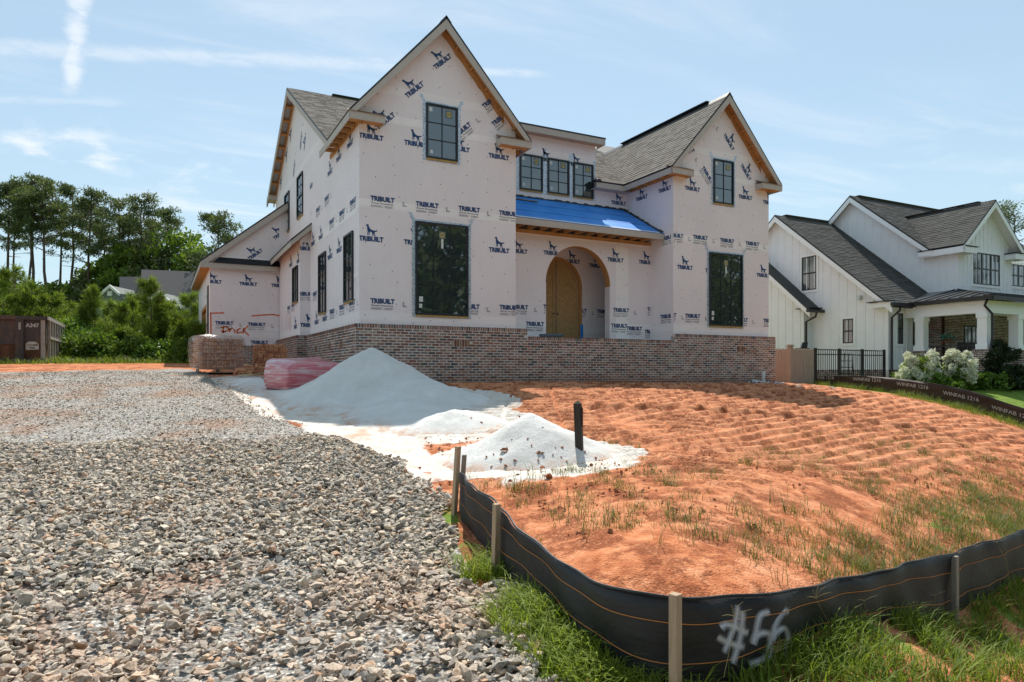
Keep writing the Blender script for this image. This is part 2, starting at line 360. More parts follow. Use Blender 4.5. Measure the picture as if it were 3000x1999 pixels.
INK=NT('blue_ink'); INK.base(INK.mix(INK.rng(INK.noise(34,None,5,.75),.54,.74,0,.5),INK.ramp(INK.noise(3,None,3),(.3,(.010,.050,.145)),(.7,(.016,.068,.20))),(.42,.42,.46)),.5,.3); INK=INK.m; GREYINK=mat('grey_ink',(.20,.21,.24),.6,.2,var=.1); ORANGE=mat('orange_spray',(.72,.15,.03),.7,.2,var=.12,scale=15)
PAPER=mat('sticker',(.62,.66,.64),.6,.3,var=.04); YELLOW=mat('sticker_yellow',(.38,.33,.13),.6,.3,var=.04)
# ---------------------------------------------------------------- lie of the land
CTRL=np.array([(-4.1,-16,0),(-8,-15,-.05),(-13,-12,0),(-1.95,-13.5,-.02),(-1.95,-11.5,.1),(-1.7,-10,.25),(1.3,-13,-.42),(3,-12.7,-.48),(8,-11.8,-.75),(14,-11,-1.1),(22,-9,-1.0),
 (-1.2,-12.6,.38),(1.3,-12.2,.08),(3,-11.9,-.05),(4,-10,.2),(8,-10,0),(12.5,-7.4,.28),(0,-10,.48),(1,-8,.63),(4,-6,.92),(8.0,-6.6,.72),(11.2,-4.6,.82),(13.9,-.6,1.19),(2,-.4,1.30),(7,-.4,1.27),(10,-.4,1.24),(14.5,-4,.82),
 (-6,-10,.15),(-3,-8,.42),(-3,-5,.74),(-6,-5,.55),(-10,-5,.35),(-6,0,1.05),(-1,-3,1.03),(-3,5,1.62),(-10,5,1.4),(-12,0,.85),(-6,12,1.9),(-14,12,1.75),(-3,20,2.1),(-18,22,2.2),(0,40,2.6),(-25,45,2.7),(-30,10,1.6),(-25,-10,.1),
 (17.5,-5.4,.1),(17.5,-3.9,.5),(17.5,-.6,1.0),(17.5,3,1.12),(22,1.5,1.36),(22,-2.1,.95),(30,-2,.95),(25,-6.5,.0),(30,2,1.35),(30,20,1.8),(15,20,1.9),(40,-10,-.8),(0,-25,-.3),(20,-20,-1.3)],float)
def _tps():
    P=CTRL[:,:2]/10; n=len(P); r=np.linalg.norm(P[:,None]-P[None],axis=2); K=np.where(r>0,r*r*np.log(r+1e-12),0)+np.eye(n)*.004
    A=np.zeros((n+3,n+3)); A[:n,:n]=K; A[:n,n]=1; A[:n,n+1:]=P; A[n:,:n]=A[:n,n:].T
    return P,np.linalg.solve(A,np.r_[CTRL[:,2],0,0,0])
_P,_W=_tps()
def zbase(x,y):
    x=np.asarray(x,float); y=np.asarray(y,float); sh=x.shape; X=np.clip(x.ravel(),-40,48)/10; Y=np.clip(y.ravel(),-28,55)/10; out=np.full(X.shape,_W[-3])+_W[-2]*X+_W[-1]*Y
    for i in range(len(_P)):
        r2=(X-_P[i,0])**2+(Y-_P[i,1])**2; out+=_W[i]*.5*r2*np.log(r2+1e-12)
    return out.reshape(sh)
# plan of the front silt fence (street corner of the lot)
FENCE=[(-1.45,-9.75),(-1.58,-10.0),(-1.89,-11.53),(-2.04,-12.6),(-1.93,-13.41),(-1.0,-13.36),(.1,-13.1),(1.29,-12.83),(3.1,-12.45),(5.6,-11.95),(10.5,-11.0)]
def fsdf(x,y):
    """signed distance to the fence line, positive on the lot's side"""
    best=np.full(np.shape(x),1e9); sg=np.ones(np.shape(x))
    ext=[(-1.2,-8.5)]+FENCE+[(20,-9.1)]
    for (ax,ay),(bx,by) in zip(ext[:-1],ext[1:]):
        ux,uy=bx-ax,by-ay; l2=ux*ux+uy*uy; t=np.clip(((x-ax)*ux+(y-ay)*uy)/l2,0,1); dx=x-(ax+t*ux); dy=y-(ay+t*uy); d=np.hypot(dx,dy)
        s=np.sign(ux*(y-ay)-uy*(x-ax)); m=d<best-1e-6; best=np.where(m,d,best); sg=np.where(m,s,sg)
    return best*sg
def depth(x,y): return (x-CAM[0])*FW[0]+(y-CAM[1])*FW[1]
GE=np.array([(-30,-2.6),(-13.6,-2.22),(-12.5,-2.28),(-11.5,-2.10),(-10,-1.72),(-8,-1.5),(-6.6,-1.85),(-5,-2.25),(-4.2,-2.4),(0,-2.55),(3,-2.8),(7,-3.4),(60,-3.6)])  # right edge of the drive: y, x
def drive(x,y): return np.interp(y,GE[:,0],GE[:,1])-x       # >0 on the drive
def piles(x,y):
    """height of the white sand over the ground"""
    def cone(cx,cy,h,r,sx=1,sy=1,rot=0,p=1.):
        c,s=math.cos(rot),math.sin(rot); a=((x-cx)*c+(y-cy)*s)/sx; b=(-(x-cx)*s+(y-cy)*c)/sy
        d=np.hypot(a,b)+(fbm(x*.9+cx,y*.9,11,3)-.5)*.22; k=np.sqrt(d*d+.004)
        return h*(1-k/r)
    hs=[cone(-.24,-2.2,1.05,1.82,1.03,1.0),cone(-1.1,-3.0,.22,1.1,1.2,1.),cone(.35,-3.5,.50,1.5,1.,1.2),cone(-1.5,-1.3,.14,1.1,1.,1.3),
        cone(-.05,-6.25,.33,.95,1.1,.8),cone(-.45,-4.9,.24,1.2,1,1.3),cone(-.08,-8.62,.60,1.02,1.1,.95),cone(.45,-8.8,.24,.62),cone(-2.1,1.3,.16,1.,.8,1.6)]
    k=.055; H=sum(np.exp(h/k) for h in hs); H=k*np.log(H+1e-9)
    return H-.03
def zground(x,y):
    x=np.asarray(x,float); y=np.asarray(y,float)
    z=zbase(x,y); f=fsdf(x,y)
    z=z+.08*smooth(f,-.02,.35)*smooth(f,4.5,.6)*smooth(y,-8.2,-9.4)
    return z
def ztop(x,y):
    h=piles(np.asarray(x,float),np.asarray(y,float)); return zground(x,y)+np.maximum(h,0)
def gz(x,y): return float(zground(np.array([x]),np.array([y]))[0])
def gzs(x,y): return float(ztop(np.array([x]),np.array([y]))[0])
def build_ground():
    def axis(lo,a,b,hi,st,f0):
        c=list(np.arange(a,b,st)); s=st
        v=b
        while v<hi: c.append(v); s=min(s*1.16,60); v+=s
        c.append(hi); s=st; v=a; L=[]
        while v>lo: s=min(s*1.16,60); v-=s; L.append(max(v,lo))
        return np.array(sorted(set(np.round(L+c,4))))
    xs=axis(-900,-2.6,13.0,900,.036,0); ys=axis(-60,-13.2,.05,1500,.036,0)
    X,Y=np.meshgrid(xs,ys); Z=zground(X,Y); f=fsdf(X,Y); dr=drive(X,Y); pl=piles(X,Y)
    house=(X>-3)&(Y>.1)
    # bulldozer tracks pressed in the clay
    wob=(fbm(X*.16,Y*.16,3,2)-.5)
    inl=smooth(f,1.2,2.6)*smooth(Y,.0,-.9)*smooth(X,16.5,14)*smooth(dr,-.1,-.9)
    def tracks(w,s,pitch,gap,seed):
        k=np.floor(w/gap); l=(w/gap-k-.5)*gap; inside=smooth(np.abs(l),gap*.485,gap*.455)
        ph=s/pitch+vnoise(k*3.7+.5,s*.1,seed)*.55+.12*(fbm(s*1.2+k,l*2,seed+9,2)-.5)
        saw=ph-np.floor(ph); cl=smooth(saw,.0,.13)*(1-.75*smooth(saw,.25,1.))
        on=smooth(vnoise(s*.22+k*7.1,k*1.3,seed+2),.06,.26)
        return inside*cl*on, smooth(np.abs(l),gap*.455,gap*.5)*on
    a=math.radians(24); w1=X*math.cos(a)+Y*math.sin(a)*-1+wob*1.5; s1=X*math.sin(a)+Y*math.cos(a)+wob
    c1,r1=tracks(w1,s1,.29,.85,21)
    R=np.hypot(X+20,Y+15)+wob*1.2; th=np.arctan2(Y+15,X+20)*30.0+wob*.6
    c2,r2=tracks(R,th,.32,.85,33)
    mixf=smooth(fbm(X*.33+5,Y*.33,8,3)+.06*(X-4)-.05*(Y+6)*.6,.46,.48)
    cl=c1*(1-mixf)+c2*mixf; rg=r1*(1-mixf)+r2*mixf
    fade=smooth(fbm(X*.4,Y*.4,41,3),.20,.38)
    Z=Z+inl*(.075*cl*fade+.030*rg*(fbm(X*3,Y*3,5,3)))
    # long berm line left by the blade
    bd=np.abs((Y+6.1)+.33*(X-4.2)+.06*np.sin(X*2.2)+(fbm(X*1.1,Y*1.1,66,3)-.5)*.25)
    Z=Z+inl*smooth(X,2.2,3)*smooth(X,10.,8.6)*(.06*smooth(bd,.16,.02)-.05*smooth(np.abs(bd-.18),.1,.0))
    near=smooth(depth(X,Y),28,14)
    Z=Z+near*((fbm(X*1.3,Y*1.3,1,4)-.5)*.045+(fbm(X*6,Y*6,2,3)-.5)*.035*np.where(dr>0,.4,1-.65*inl)+(fbm(X*17,Y*17,4,2)-.5)*.016*np.where((dr>0)|(pl>.02),.3,1-.4*inl))
    Z=np.where(pl>.05,zground(X,Y)-.03,Z)
    Z=np.where(house,np.minimum(Z,zground(X,Y)-.04),Z)
    # what lies on the ground: R crushed stone, G sand dust, B grass
    g=smooth(dr,-.12,.12)*smooth(Y,7.2,6.)*smooth(X,-30,-26)
    g=np.maximum(g,smooth(f,-.35,-.6)*smooth(dr,-6,-1)*.0)
    g=np.maximum(g,smooth(np.hypot((X-13.6)/1.9,(Y+1.9+.35*(X-13.6))/.28),1.1,.5)*.62)          # stone trail by the corner
    road=smooth(f,-.62,-.8)*(Y<-11); g=np.maximum(g,road*(X<40))
    sd=smooth(pl,-.20,-.05)
    sd=np.maximum(sd,.85*smooth(np.hypot((X+1.55)/.75,(Y+5.8)/3.6),1.25,.55)); sd=np.maximum(sd,.72*smooth(np.hypot((X+.1)/1.25,(Y+9.65)/.5),1.2,.4)); sd=np.maximum(sd,.7*smooth(np.hypot((X+1.3)/1.,(Y-.9)/1.9),1.2,.5))
    sd=sd*smooth(dr,.32,.0)
    gs=.62*smooth(Y,10.5,13.5)*(X<13)+0
    gs=np.maximum(gs,1.0*smooth(X,17.1,17.7)*smooth(Y,-30,-9)); gs=np.maximum(gs,smooth(Y,24,30))
    gs=np.maximum(gs,.40*smooth(f,2.4,.6)*smooth(f,-.02,.05)*smooth(X,.0,3.)); gs=np.maximum(gs,.5*smooth(np.abs(X-16.9),.9,.2)*smooth(Y,-9,-3))
    gs=np.maximum(gs,.47*smooth(f,-.62,-.45)*smooth(f,.05,-.05)*(Y<-9.5)); gs=np.maximum(gs,.7*smooth(X,-19,-24)*(Y>3)); gs=np.maximum(gs,.8*(Y<-34))
    col=np.stack([g,sd,gs,np.clip(cl*fade*inl,0,1)],-1).reshape(-1,4)
    ny,nx=X.shape; idx=np.arange(nx*ny).reshape(ny,nx)
    Q=np.stack([idx[:-1,:-1],idx[:-1,1:],idx[1:,1:],idx[1:,:-1]],-1).reshape(-1,4)
    me=npmesh('ground',np.stack([X,Y,Z],-1).reshape(-1,3),Q,GROUND,col,True)
    o=link('ground',me); props(o,'red clay and gravel ground of the building lot','ground',kind='structure')
build_ground()
# ---------------------------------------------------------------- sand heaps
def build_sand():
    st=.03; xs=np.arange(-3.6,2.6,st); ys=np.arange(-10,3.2,st); X,Y=np.meshgrid(xs,ys); H=piles(X,Y)
    H2=H+(fbm(X*5,Y*5,9,4)-.5)*.055*smooth(H,.0,.2)+(fbm(X*2.4,Y*2.4,29,2)-.5)*.07*smooth(H,.02,.2)*smooth(H,.85,.4)+(fbm(X*1.4,Y*1.4,19,3)-.5)*.12*smooth(H,.02,.3)*smooth(H,.9,.45)
    Z=zground(X,Y)+np.maximum(H2,-.05)
    low=smooth(H,.10,-.02)+.35*smooth(np.hypot(X-.1,Y+8.4),1.3,.3)*0
    for name,sel,label in (('sand_heap',Y>-5.05,'large pale sand heap leaning against the brick corner, all in shade'),('sand_mound',Y<=-5.02,'low white sand mound in the sun with clay clods and a post in it')):
        ok=(H>-.035)&sel; ny,nx=X.shape; idx=np.arange(nx*ny).reshape(ny,nx)
        q=ok[:-1,:-1]&ok[:-1,1:]&ok[1:,1:]&ok[1:,:-1]
        Q=np.stack([idx[:-1,:-1],idx[:-1,1:],idx[1:,1:],idx[1:,:-1]],-1)[q]
        u,inv=np.unique(Q,return_inverse=True); V=np.stack([X,Y,Z],-1).reshape(-1,3)[u]; c=np.stack([low]*3,-1).reshape(-1,3)[u]
        loc=np.array([V[:,0].mean(),V[:,1].mean(),V[:,2].min()])
        o=link(name,npmesh(name,V-loc,inv.reshape(-1,4),SAND,c,True),None,Vector(loc)); props(o,label,'sand pile')
build_sand()
# ---------------------------------------------------------------- loose stone
def templates(n,npt,seed,flat=(1,.8,.6)):
    r=random.Random(seed); T=[]
    for _ in range(n):
        bm=bmesh.new()
        for _ in range(npt):
            v=Vector((r.gauss(0,1),r.gauss(0,1),r.gauss(0,1))).normalized()*r.uniform(.75,1.1); bm.verts.new((v.x*flat[0],v.y*flat[1]*r.uniform(.85,1.1),v.z*flat[2]))
        res=bmesh.ops.convex_hull(bm,input=list(bm.verts)); 
        bmesh.ops.delete(bm,geom=[v for v in bm.verts if not v.link_faces],context='VERTS')
        bm.verts.index_update(); bm.normal_update(); T.append((np.array([v.co[:] for v in bm.verts]),np.array([[v.index for v in f.verts] for f in bm.faces]))); bm.free()
    return T
def rotm(n,tilt):
    a=RNG.uniform(0,2*np.pi,n); ax=RNG.normal(size=(n,3)); ax[:,2]*=.2; ax/=np.linalg.norm(ax,axis=1)[:,None]; t=RNG.normal(0,tilt,n)
    c,s=np.cos(a),np.sin(a); Rz=np.zeros((n,3,3)); Rz[:,0,0]=c;Rz[:,0,1]=-s;Rz[:,1,0]=s;Rz[:,1,1]=c;Rz[:,2,2]=1
    K=np.zeros((n,3,3)); K[:,0,1]=-ax[:,2];K[:,0,2]=ax[:,1];K[:,1,0]=ax[:,2];K[:,1,2]=-ax[:,0];K[:,2,0]=-ax[:,1];K[:,2,1]=ax[:,0]
    Rt=np.eye(3)[None]+np.sin(t)[:,None,None]*K+(1-np.cos(t))[:,None,None]*(K@K); return Rt@Rz
def scatter(pos,size,col,T,tilt=.5):
    n=len(pos); which=RNG.integers(0,len(T),n); R=rotm(n,tilt); Vs=[];Fs=[];Cs=[];b=0
    for k,(tv,tf) in enumerate(T):
        i=np.where(which==k)[0]
        if len(i)==0: continue
        V=np.einsum('nij,vj->nvi',R[i],tv)*size[i][:,None,None]+pos[i][:,None,:]
        m=len(tv); Vs.append(V.reshape(-1,3)); Fs.append((tf[None]+(np.arange(len(i))*m)[:,None,None]).reshape(-1,3)+b); Cs.append(np.repeat(col[i],m,0)); b+=len(i)*m
    return np.concatenate(Vs),np.concatenate(Fs),np.concatenate(Cs)
def stone_col(n,x,y):
    pal=np.array([(.36,.315,.26),(.53,.46,.375),(.26,.245,.225),(.62,.525,.415),(.66,.525,.38),(.175,.17,.165),(.62,.43,.28),(.50,.28,.155),(.45,.39,.32),(.74,.635,.50)])
    p=np.array([.17,.19,.11,.14,.10,.05,.06,.03,.11,.04]); c=pal[RNG.choice(len(pal),n,p=p/p.sum())]*RNG.uniform(.8,1.18,(n,1))
    rust=smooth(fbm(x*.7,y*.7,71,4),.46,.64)[:,None]*RNG.uniform(0,1,(n,1)); c=c*np.array([1.0,.975,.945]); return c*(1-.6*rust)+np.array([.52,.29,.16])*.6*rust
def build_gravel():
    T=templates(26,12,3,(1.12,.85,.55))
    n=118000; d=np.sqrt(RNG.uniform(2.6**2,11.2**2,n)); u=np.where(RNG.uniform(0,1,n)<.80,RNG.uniform(-.80,.20,n),RNG.uniform(-1.3,-.80,n))
    x=CAM[0]+d*(FW[0]+RT[0]*u); y=CAM[1]+d*(FW[1]+RT[1]*u)
    dr=drive(x,y); edge=dr+(fbm(x*2,y*2,13,3)-.5)*.5
    far=d+(fbm(x*.9,y*.9,14,4)-.5)*2.4
    bare=fbm(x*.55+3,y*.55,91,4)
    ok=(edge>-.02)&(far<10.0)&~((bare>.66)&(RNG.uniform(0,1,n)<.75)); x,y,d=x[ok],y[ok],d[ok]; n=len(x)
    size=np.clip(RNG.lognormal(math.log(.0230),.38,n),.009,.056)*np.clip(1.12-.028*d,.8,1.1)
    z=zground(x,y)+(fbm(x*1.3,y*1.3,1,4)-.5)*.05+size*RNG.uniform(-.1,.75,n)+smooth(far[ok],9.9,9.0)*.025
    V,F,C=scatter(np.stack([x,y,z],1),size,stone_col(n,x,y),T,.55)
    o=link('gravel',npmesh('gravel',V,F,STONE,C)); props(o,'coarse grey and tan crushed stone laid on the driveway','gravel',kind='stuff')
    T2=templates(12,7,5); n=50000; d=np.sqrt(RNG.uniform(8.6**2,19.**2,n)); u=RNG.uniform(-1.0,-.10,n); x=CAM[0]+d*(FW[0]+RT[0]*u); y=CAM[1]+d*(FW[1]+RT[1]*u)
    ok=(drive(x,y)+(fbm(x*2,y*2,13,3)-.5)*.5>-.05)&(y<6.3); x,y,d=x[ok],y[ok],d[ok]; n=len(x); size=np.clip(RNG.lognormal(math.log(.013),.4,n),.006,.035)
    V,F,C=scatter(np.stack([x,y,zground(x,y)+size*.3+(fbm(x*1.3,y*1.3,1,4)-.5)*.06],1),size,stone_col(n,x,y)*1.12,T2,.5)
    # the pebbles of the verge by the road
    n2=3200; x=RNG.uniform(.2,4.2,n2); y=RNG.uniform(-15.5,-13.2,n2); ok=fsdf(x,y)<-.72; x,y=x[ok],y[ok]; n2=len(x); s=np.clip(RNG.lognormal(math.log(.017),.35,n2),.008,.035)
    V2,F2,C2=scatter(np.stack([x,y,zground(x,y)+s*.4],1),s,stone_col(n2,x,y)*1.35,T,.4)
    o=link('fine_gravel',npmesh('fine_gravel',np.concatenate([V,V2]),np.concatenate([F,F2+len(V)]),STONE,np.concatenate([C,C2]))); props(o,'fine crushed stone scattered over the upper drive','gravel',kind='stuff')
build_gravel()
CLOD=NT('clay_clod'); CLOD.base(CLOD.ramp(CLOD.noise(9,None,5,.65),(.3,(.24,.095,.045)),(.7,(.44,.20,.11))),.95,.1); CLOD.bump(CLOD.noise(50,None,4,.7),.6,.01); CLOD=CLOD.m
def build_clods():
    T=templates(14,10,8,(1,.9,.75)); n=11000; x=RNG.uniform(-1.4,13.5,n); y=RNG.uniform(-12.5,-.5,n); m=fbm(x*.9,y*.9,23,4)
    ok=(m>.50)&(fsdf(x,y)>.5)&(piles(x,y)<-.02)&(drive(x,y)<-.05); x,y=x[ok],y[ok]; n=len(x); s=np.clip(RNG.lognormal(math.log(.012),.5,n),.005,.05)
    V,F,C=scatter(np.stack([x,y,zground(x,y)+s*.5+.012],1),s,np.tile([[.3,.14,.08]],(n,1)),T,.6)
    o=link('clay_crumbs',npmesh('clay_crumbs',V,F,CLOD,C)); props(o,'crumbs of red clay strewn over the graded yard','clay',kind='stuff')
    big=[(1590,1262,.07),(1480,1218,.05),(1520,1226,.045),(1545,1290,.05),(1472,1325,.09),(1485,1318,.06),(1482,1334,.05),(1424,1348,.055),(1468,1358,.06),(1481,1368,.055),(1510,1351,.055),(1578,1336,.06),(1590,1340,.06),(1576,1352,.05),(1627,1325,.05),(1620,1337,.04),(1646,1317,.05),(1609,1261,.04),(1586,1380,.05),(1518,1396,.07),(1558,1310,.04),(1616,1380,.04),(1440,1370,.04),(1410,1240,.05),(1380,1230,.05),(1716,1330,.06),(1745,1350,.05),(1290,1425,.055),(1230,1375,.045),(1318,1415,.05),(1660,1360,.035),(1500,1290,.03),(1445,1338,.03),(1537,1272,.035),(1645,1345,.03),(1693,1372,.035)]
    ms=[]
    for tv,tf in T[:6]:
        ms.append(mkmesh('clay_clod',tv,[tuple(f) for f in tf],CLOD))
    for i,(px,py,s) in enumerate(big):
        # walk the pixel's ray down to the sand
        r=ray(px,py); t=5.
        while t<16:
            X,Y,Zr=CAM[0]+t*r[0],CAM[1]+t*r[1],CAM[2]+t*r[2]
            if Zr<gzs(X,Y)+.005: break
            t+=.05
        sc=s*.5
        o=link('clay_clod',ms[i%6],None,Vector((X,Y,gzs(X,Y)+sc*.42))); o.scale=(sc,sc,sc); o.rotation_euler=(random.uniform(-.4,.4),random.uniform(-.4,.4),random.uniform(0,6.3))
        props(o,'small clod of red clay lying on the white sand mound','clod','clay clods on the sand mound')
build_clods()
# ================================================================ the house being built
ZB=1.12                       # foot of the brickwork
HOUSE=empty('house',(6.9,6.,1.2),'two-storey house under construction, wrapped in printed white housewrap above a brick base','house')
# ---- print on the wrap
def font_mesh(txt,size,offs=0.,sx=1.,shear=0.):
    c=bpy.data.curves.new('txt','FONT'); c.body=txt; c.size=size; c.offset=offs; c.resolution_u=3; c.fill_mode='FRONT'; c.shear=shear
    o=bpy.data.objects.new('txt',c); COL.objects.link(o); dg=bpy.context.evaluated_depsgraph_get(); me=bpy.data.meshes.new_from_object(o.evaluated_get(dg))
    V=[(v.co.x*sx,v.co.y) for v in me.vertices]; F=[tuple(p.vertices) for p in me.polygons]
    bpy.data.objects.remove(o); bpy.data.curves.remove(c); bpy.data.meshes.remove(me); return V,F
def fit(VF,w=None,h=None,x=0,y=0):
    V,F=VF; A=np.array(V); mn=A.min(0); mx=A.max(0); s=np.array([1.,1.])
    if w: s[0]=w/(mx[0]-mn[0])
    if h: s[1]=h/(mx[1]-mn[1])
    if w and not h: s[1]=s[0]
    if h and not w: s[0]=s[1]
    A=(A-mn)*s+np.array([x,y]); return [tuple(a) for a in A],F
def poly2(P):
    bm=bmesh.new(); f=bm.faces.new([bm.verts.new((x,y,0)) for x,y in P]); bmesh.ops.triangulate(bm,faces=[f]); bm.verts.index_update()
    V=[(v.co.x,v.co.y) for v in bm.verts]; F=[tuple(v.index for v in q.verts) for q in bm.faces]; bm.free(); return V,F
DOG=[(992,778),(1003,772),(1006,764),(1012,770),(1032,768),(1041,758),(1045,785),(1056,818),(1078,848),(1105,866),(1135,873),(1160,876),(1188,872),(1208,862),(1217,870),(1208,886),(1188,897),(1166,898),(1160,912),(1166,938),(1166,955),(1180,985),(1164,985),(1150,958),(1138,938),(1128,925),(1134,948),(1130,958),(1140,980),(1124,983),(1117,960),(1119,945),(1108,915),(1098,905),(1078,905),(1066,910),(1062,966),(1047,967),(1046,912),(1038,905),(1034,962),(1019,963),(1027,900),(1020,868),(1016,820),(1011,803),(1000,799),(1001,790)]
def shapes():
    tri=fit(font_mesh('TRIBUILT',1,.054,1.0),.60,.125,0,0)
    dog=poly2([((x-858)/795,(985-y)/795*1.0+.130) for x,y in DOG])
    wov=fit(font_mesh('Woven Housewrap',1,.012),.55,.052,.01,-.075)
    bars=[];r=random.Random(4)
    def bar(x,y,w,h=.007): bars.append((x,y,w,h))
    for k in range(4):
        for (x0,x1) in ((.012,.30),(.35,.57)):
            x=x0
            while x<x1-(.06 if k%2 else 0):
                ww=r.uniform(.015,.05); bar(x,-.098-k*.014,min(ww,x1-x)); x+=ww+.008
    bar(.325,-.145,.004,.055)
    def lab(x0,y0):
        out=[]
        for i in range(5): out.append((x0+.02*(i==0),y0-i*.012,.035 if i else .012,.008))
        for i in range(5): out.append((x0,y0-.07-i*.011,.03+.022*i,.006))
        return out
    def quads(B):
        V=[];F=[]
        for x,y,w_,h in B: b=len(V); V+=[(x,y),(x+w_,y),(x+w_,y+h),(x,y+h)]; F.append((b,b+1,b+2,b+3))
        return V,F
    return dict(A=[(tri,0,'printed_word'),(dog,0,'printed_dog')],B=[(tri,0,'printed_word'),(wov,2,'printed_line'),(quads(bars),1,'printed_small_text'),(quads(lab(.80,.06)),1,'printed_small_text')])
SH=shapes(); NAVY=mat('dark_ink',(.03,.045,.08),.5,.3,var=.1)
def decal(kind,org,ux,uz,nrm,parent,ang=0.,clip=None,scale=1.,name='printed_logo',cut=None):
    """print on a wall: org is the lower left corner of the word, ux/uz the wall's axes; clip is a list of half planes (a,b,c) in wall coordinates a*u+b*v<=c"""
    O=Vector(org); ux=Vector(ux); uz=Vector(uz); n=Vector(nrm); ca,sa=math.cos(ang)*scale,math.sin(ang)*scale
    o0=(O.dot(ux),O.dot(uz)); first=None
    for (V,F),mi,nm in SH[kind]:
        me=mkmesh(nm,[(x*ca-y*sa,x*sa+y*ca,0) for x,y in V],F,[INK,GREYINK,NAVY][mi]); n_=1
        if clip or cut:
            bm=bmesh.new(); bm.from_mesh(me)
            for a,b,c in (clip or []):
                d=c-a*o0[0]-b*o0[1]; l=a*a+b*b
                bmesh.ops.bisect_plane(bm,geom=bm.verts[:]+bm.edges[:]+bm.faces[:],plane_co=(a*d/l,b*d/l,0),plane_no=(a,b,0),clear_outer=True)
            if cut:
                dl=[f for f in bm.faces if cut(f.calc_center_median().x+o0[0],f.calc_center_median().y+o0[1])]; bmesh.ops.delete(bm,geom=dl,context='FACES')
            bm.to_mesh(me); n_=len(bm.faces); bm.free()
        if n_==0: bpy.data.meshes.remove(me); continue
        o=link(nm,me,None); o.parent=parent
        if nm=='printed_small_text': o['kind']='stuff'
        M3=Matrix((ux,uz,n)).transposed().to_4x4(); M3.translation=O+n*.006; o.matrix_local=M3
def poly_wall(name,P,t,mat_,parent=HOUSE): return MB().prism(P,t).build(name,mat_,parent)
XW=.12; YF=.12; LG=(.12,4.3); RG=(9.63,13.62); YM=2.48; YP=1.2; YBK=13.05; EZ=7.5
# roof planes:  front gables 1.12 in 1, main roof .58 in 1
def zlg(x): return 7.69+1.12*(x+.19) if x<2.21 else 7.69+1.12*(4.61-x)
def zrg(x): return 7.69+1.12*(x-9.32) if x<11.6 else 7.69+1.12*(13.88-x)
def zmain(y): return 7.69+.58*(y-2.17) if y<8.5 else 7.69+.58*(8.5-2.17)-.58*(y-8.5)
RZ=zmain(8.5)
w_lg=poly_wall('housewrap_front_left',[(LG[0],YF,2.70),(LG[1],YF,2.70),(LG[1],YF,zlg(LG[1])-.10),(2.21,YF,zlg(2.21)-.14),(LG[0],YF,zlg(LG[0])-.10)],(0,.1,0),WRAP); w_lg.name='front_wall'
w_rg=poly_wall('front_wall',[(RG[0],YF,2.70),(RG[1],YF,2.70),(RG[1],YF,zrg(RG[1])-.10),(11.6,YF,zrg(11.6)-.14),(RG[0],YF,zrg(RG[0])-.10)],(0,.1,0),WRAP)
def zl(y): return 7.62 if y<2.4 else zmain(y)-.12
w_l=poly_wall('side_wall',[(XW,YF+.1,2.70),(XW,YBK,2.70),(XW,YBK,zl(YBK)),(XW,8.5,zl(8.5)),(XW,2.4,zl(2.4)),(XW,2.39,7.62),(XW,YF+.1,7.62)],(.1,0,0),WRAP)
w_rl=poly_wall('side_wall',[(RG[0],YF+.1,2.5),(RG[0],YM,2.5),(RG[0],YM,7.6),(RG[0],YF+.1,7.6)],(.1,0,0),WRAP)
w_lr=poly_wall('side_wall',[(LG[1],YF+.1,2.5),(LG[1],YM,2.5),(LG[1],YM,7.6),(LG[1],YF+.1,7.6)],(-.1,0,0),WRAP)
w_rr=poly_wall('side_wall',[(RG[1],YF+.1,2.5),(RG[1],YBK,2.5),(RG[1],YBK,zl(YBK)),(RG[1],8.5,zl(8.5)),(RG[1],2.4,zl(2.4)),(RG[1],YF+.1,7.6)],(-.1,0,0),WRAP)
w_bk=poly_wall('back_wall',[(XW+.1,YBK,2.5),(RG[1]-.1,YBK,2.5),(RG[1]-.1,YBK,zl(YBK)),(XW+.1,YBK,zl(YBK))],(0,-.1,0),WRAP)
# recessed second-floor wall with the dormer (opening for the door below)
DOORX=6.97; DR=.86; DSP=4.27
def arch(cx,r,zs,z0,n=20): return [(cx-r,z0)]+[(cx+r*math.cos(math.pi-math.pi*i/n),zs+r*math.sin(math.pi*i/n)) for i in range(n+1)]+[(cx+r,z0)]
def arch_wall(name,x0,x1,z0,z1,y,th,cx,r,zs,mats,parent=HOUSE,n=24):
    """wall with a round-headed opening down to z0"""
    mb=MB(); A=[(cx+r*math.cos(math.pi-math.pi*i/n),zs+r*math.sin(math.pi*i/n)) for i in range(n+1)]
    mb.prism([(x0,y,z0),(cx-r,y,z0),(cx-r,y,zs),(x0,y,zs)],(0,th,0)); mb.prism([(cx+r,y,z0),(x1,y,z0),(x1,y,zs),(cx+r,y,zs)],(0,th,0))
    mb.prism([(x0,y,zs),A[0]and(A[0][0],y,A[0][1]),(A[n//4][0],y,A[n//4][1]),(A[n//4][0],y,z1),(x0,y,z1)],(0,th,0)) if False else None
    top=[(x0,zs)]+A+[(x1,zs),(x1,z1),(x0,z1)]
    # split the head in strips so that every face is convex
    for i in range(n): mb.prism([(A[i][0],y,A[i][1]),(A[i+1][0],y,A[i+1][1]),(A[i+1][0],y,z1),(A[i][0],y,z1)],(0,th,0))
    mb.prism([(x0,y,zs),(cx-r,y,zs),(cx-r,y,z1),(x0,y,z1)],(0,th,0)); mb.prism([(cx+r,y,zs),(x1,y,zs),(x1,y,z1),(cx+r,y,z1)],(0,th,0))
    return mb.build(name,mats,parent)
w_m=arch_wall('rear_porch_wall',LG[1],RG[0],2.45,7.62,YM,.12,DOORX,DR+.05,DSP,WRAP)
w_d=boxo('dormer_wall',(LG[1]+.01,YM-.004,7.0),(8.42,YM+.11,9.0),WRAP,HOUSE)
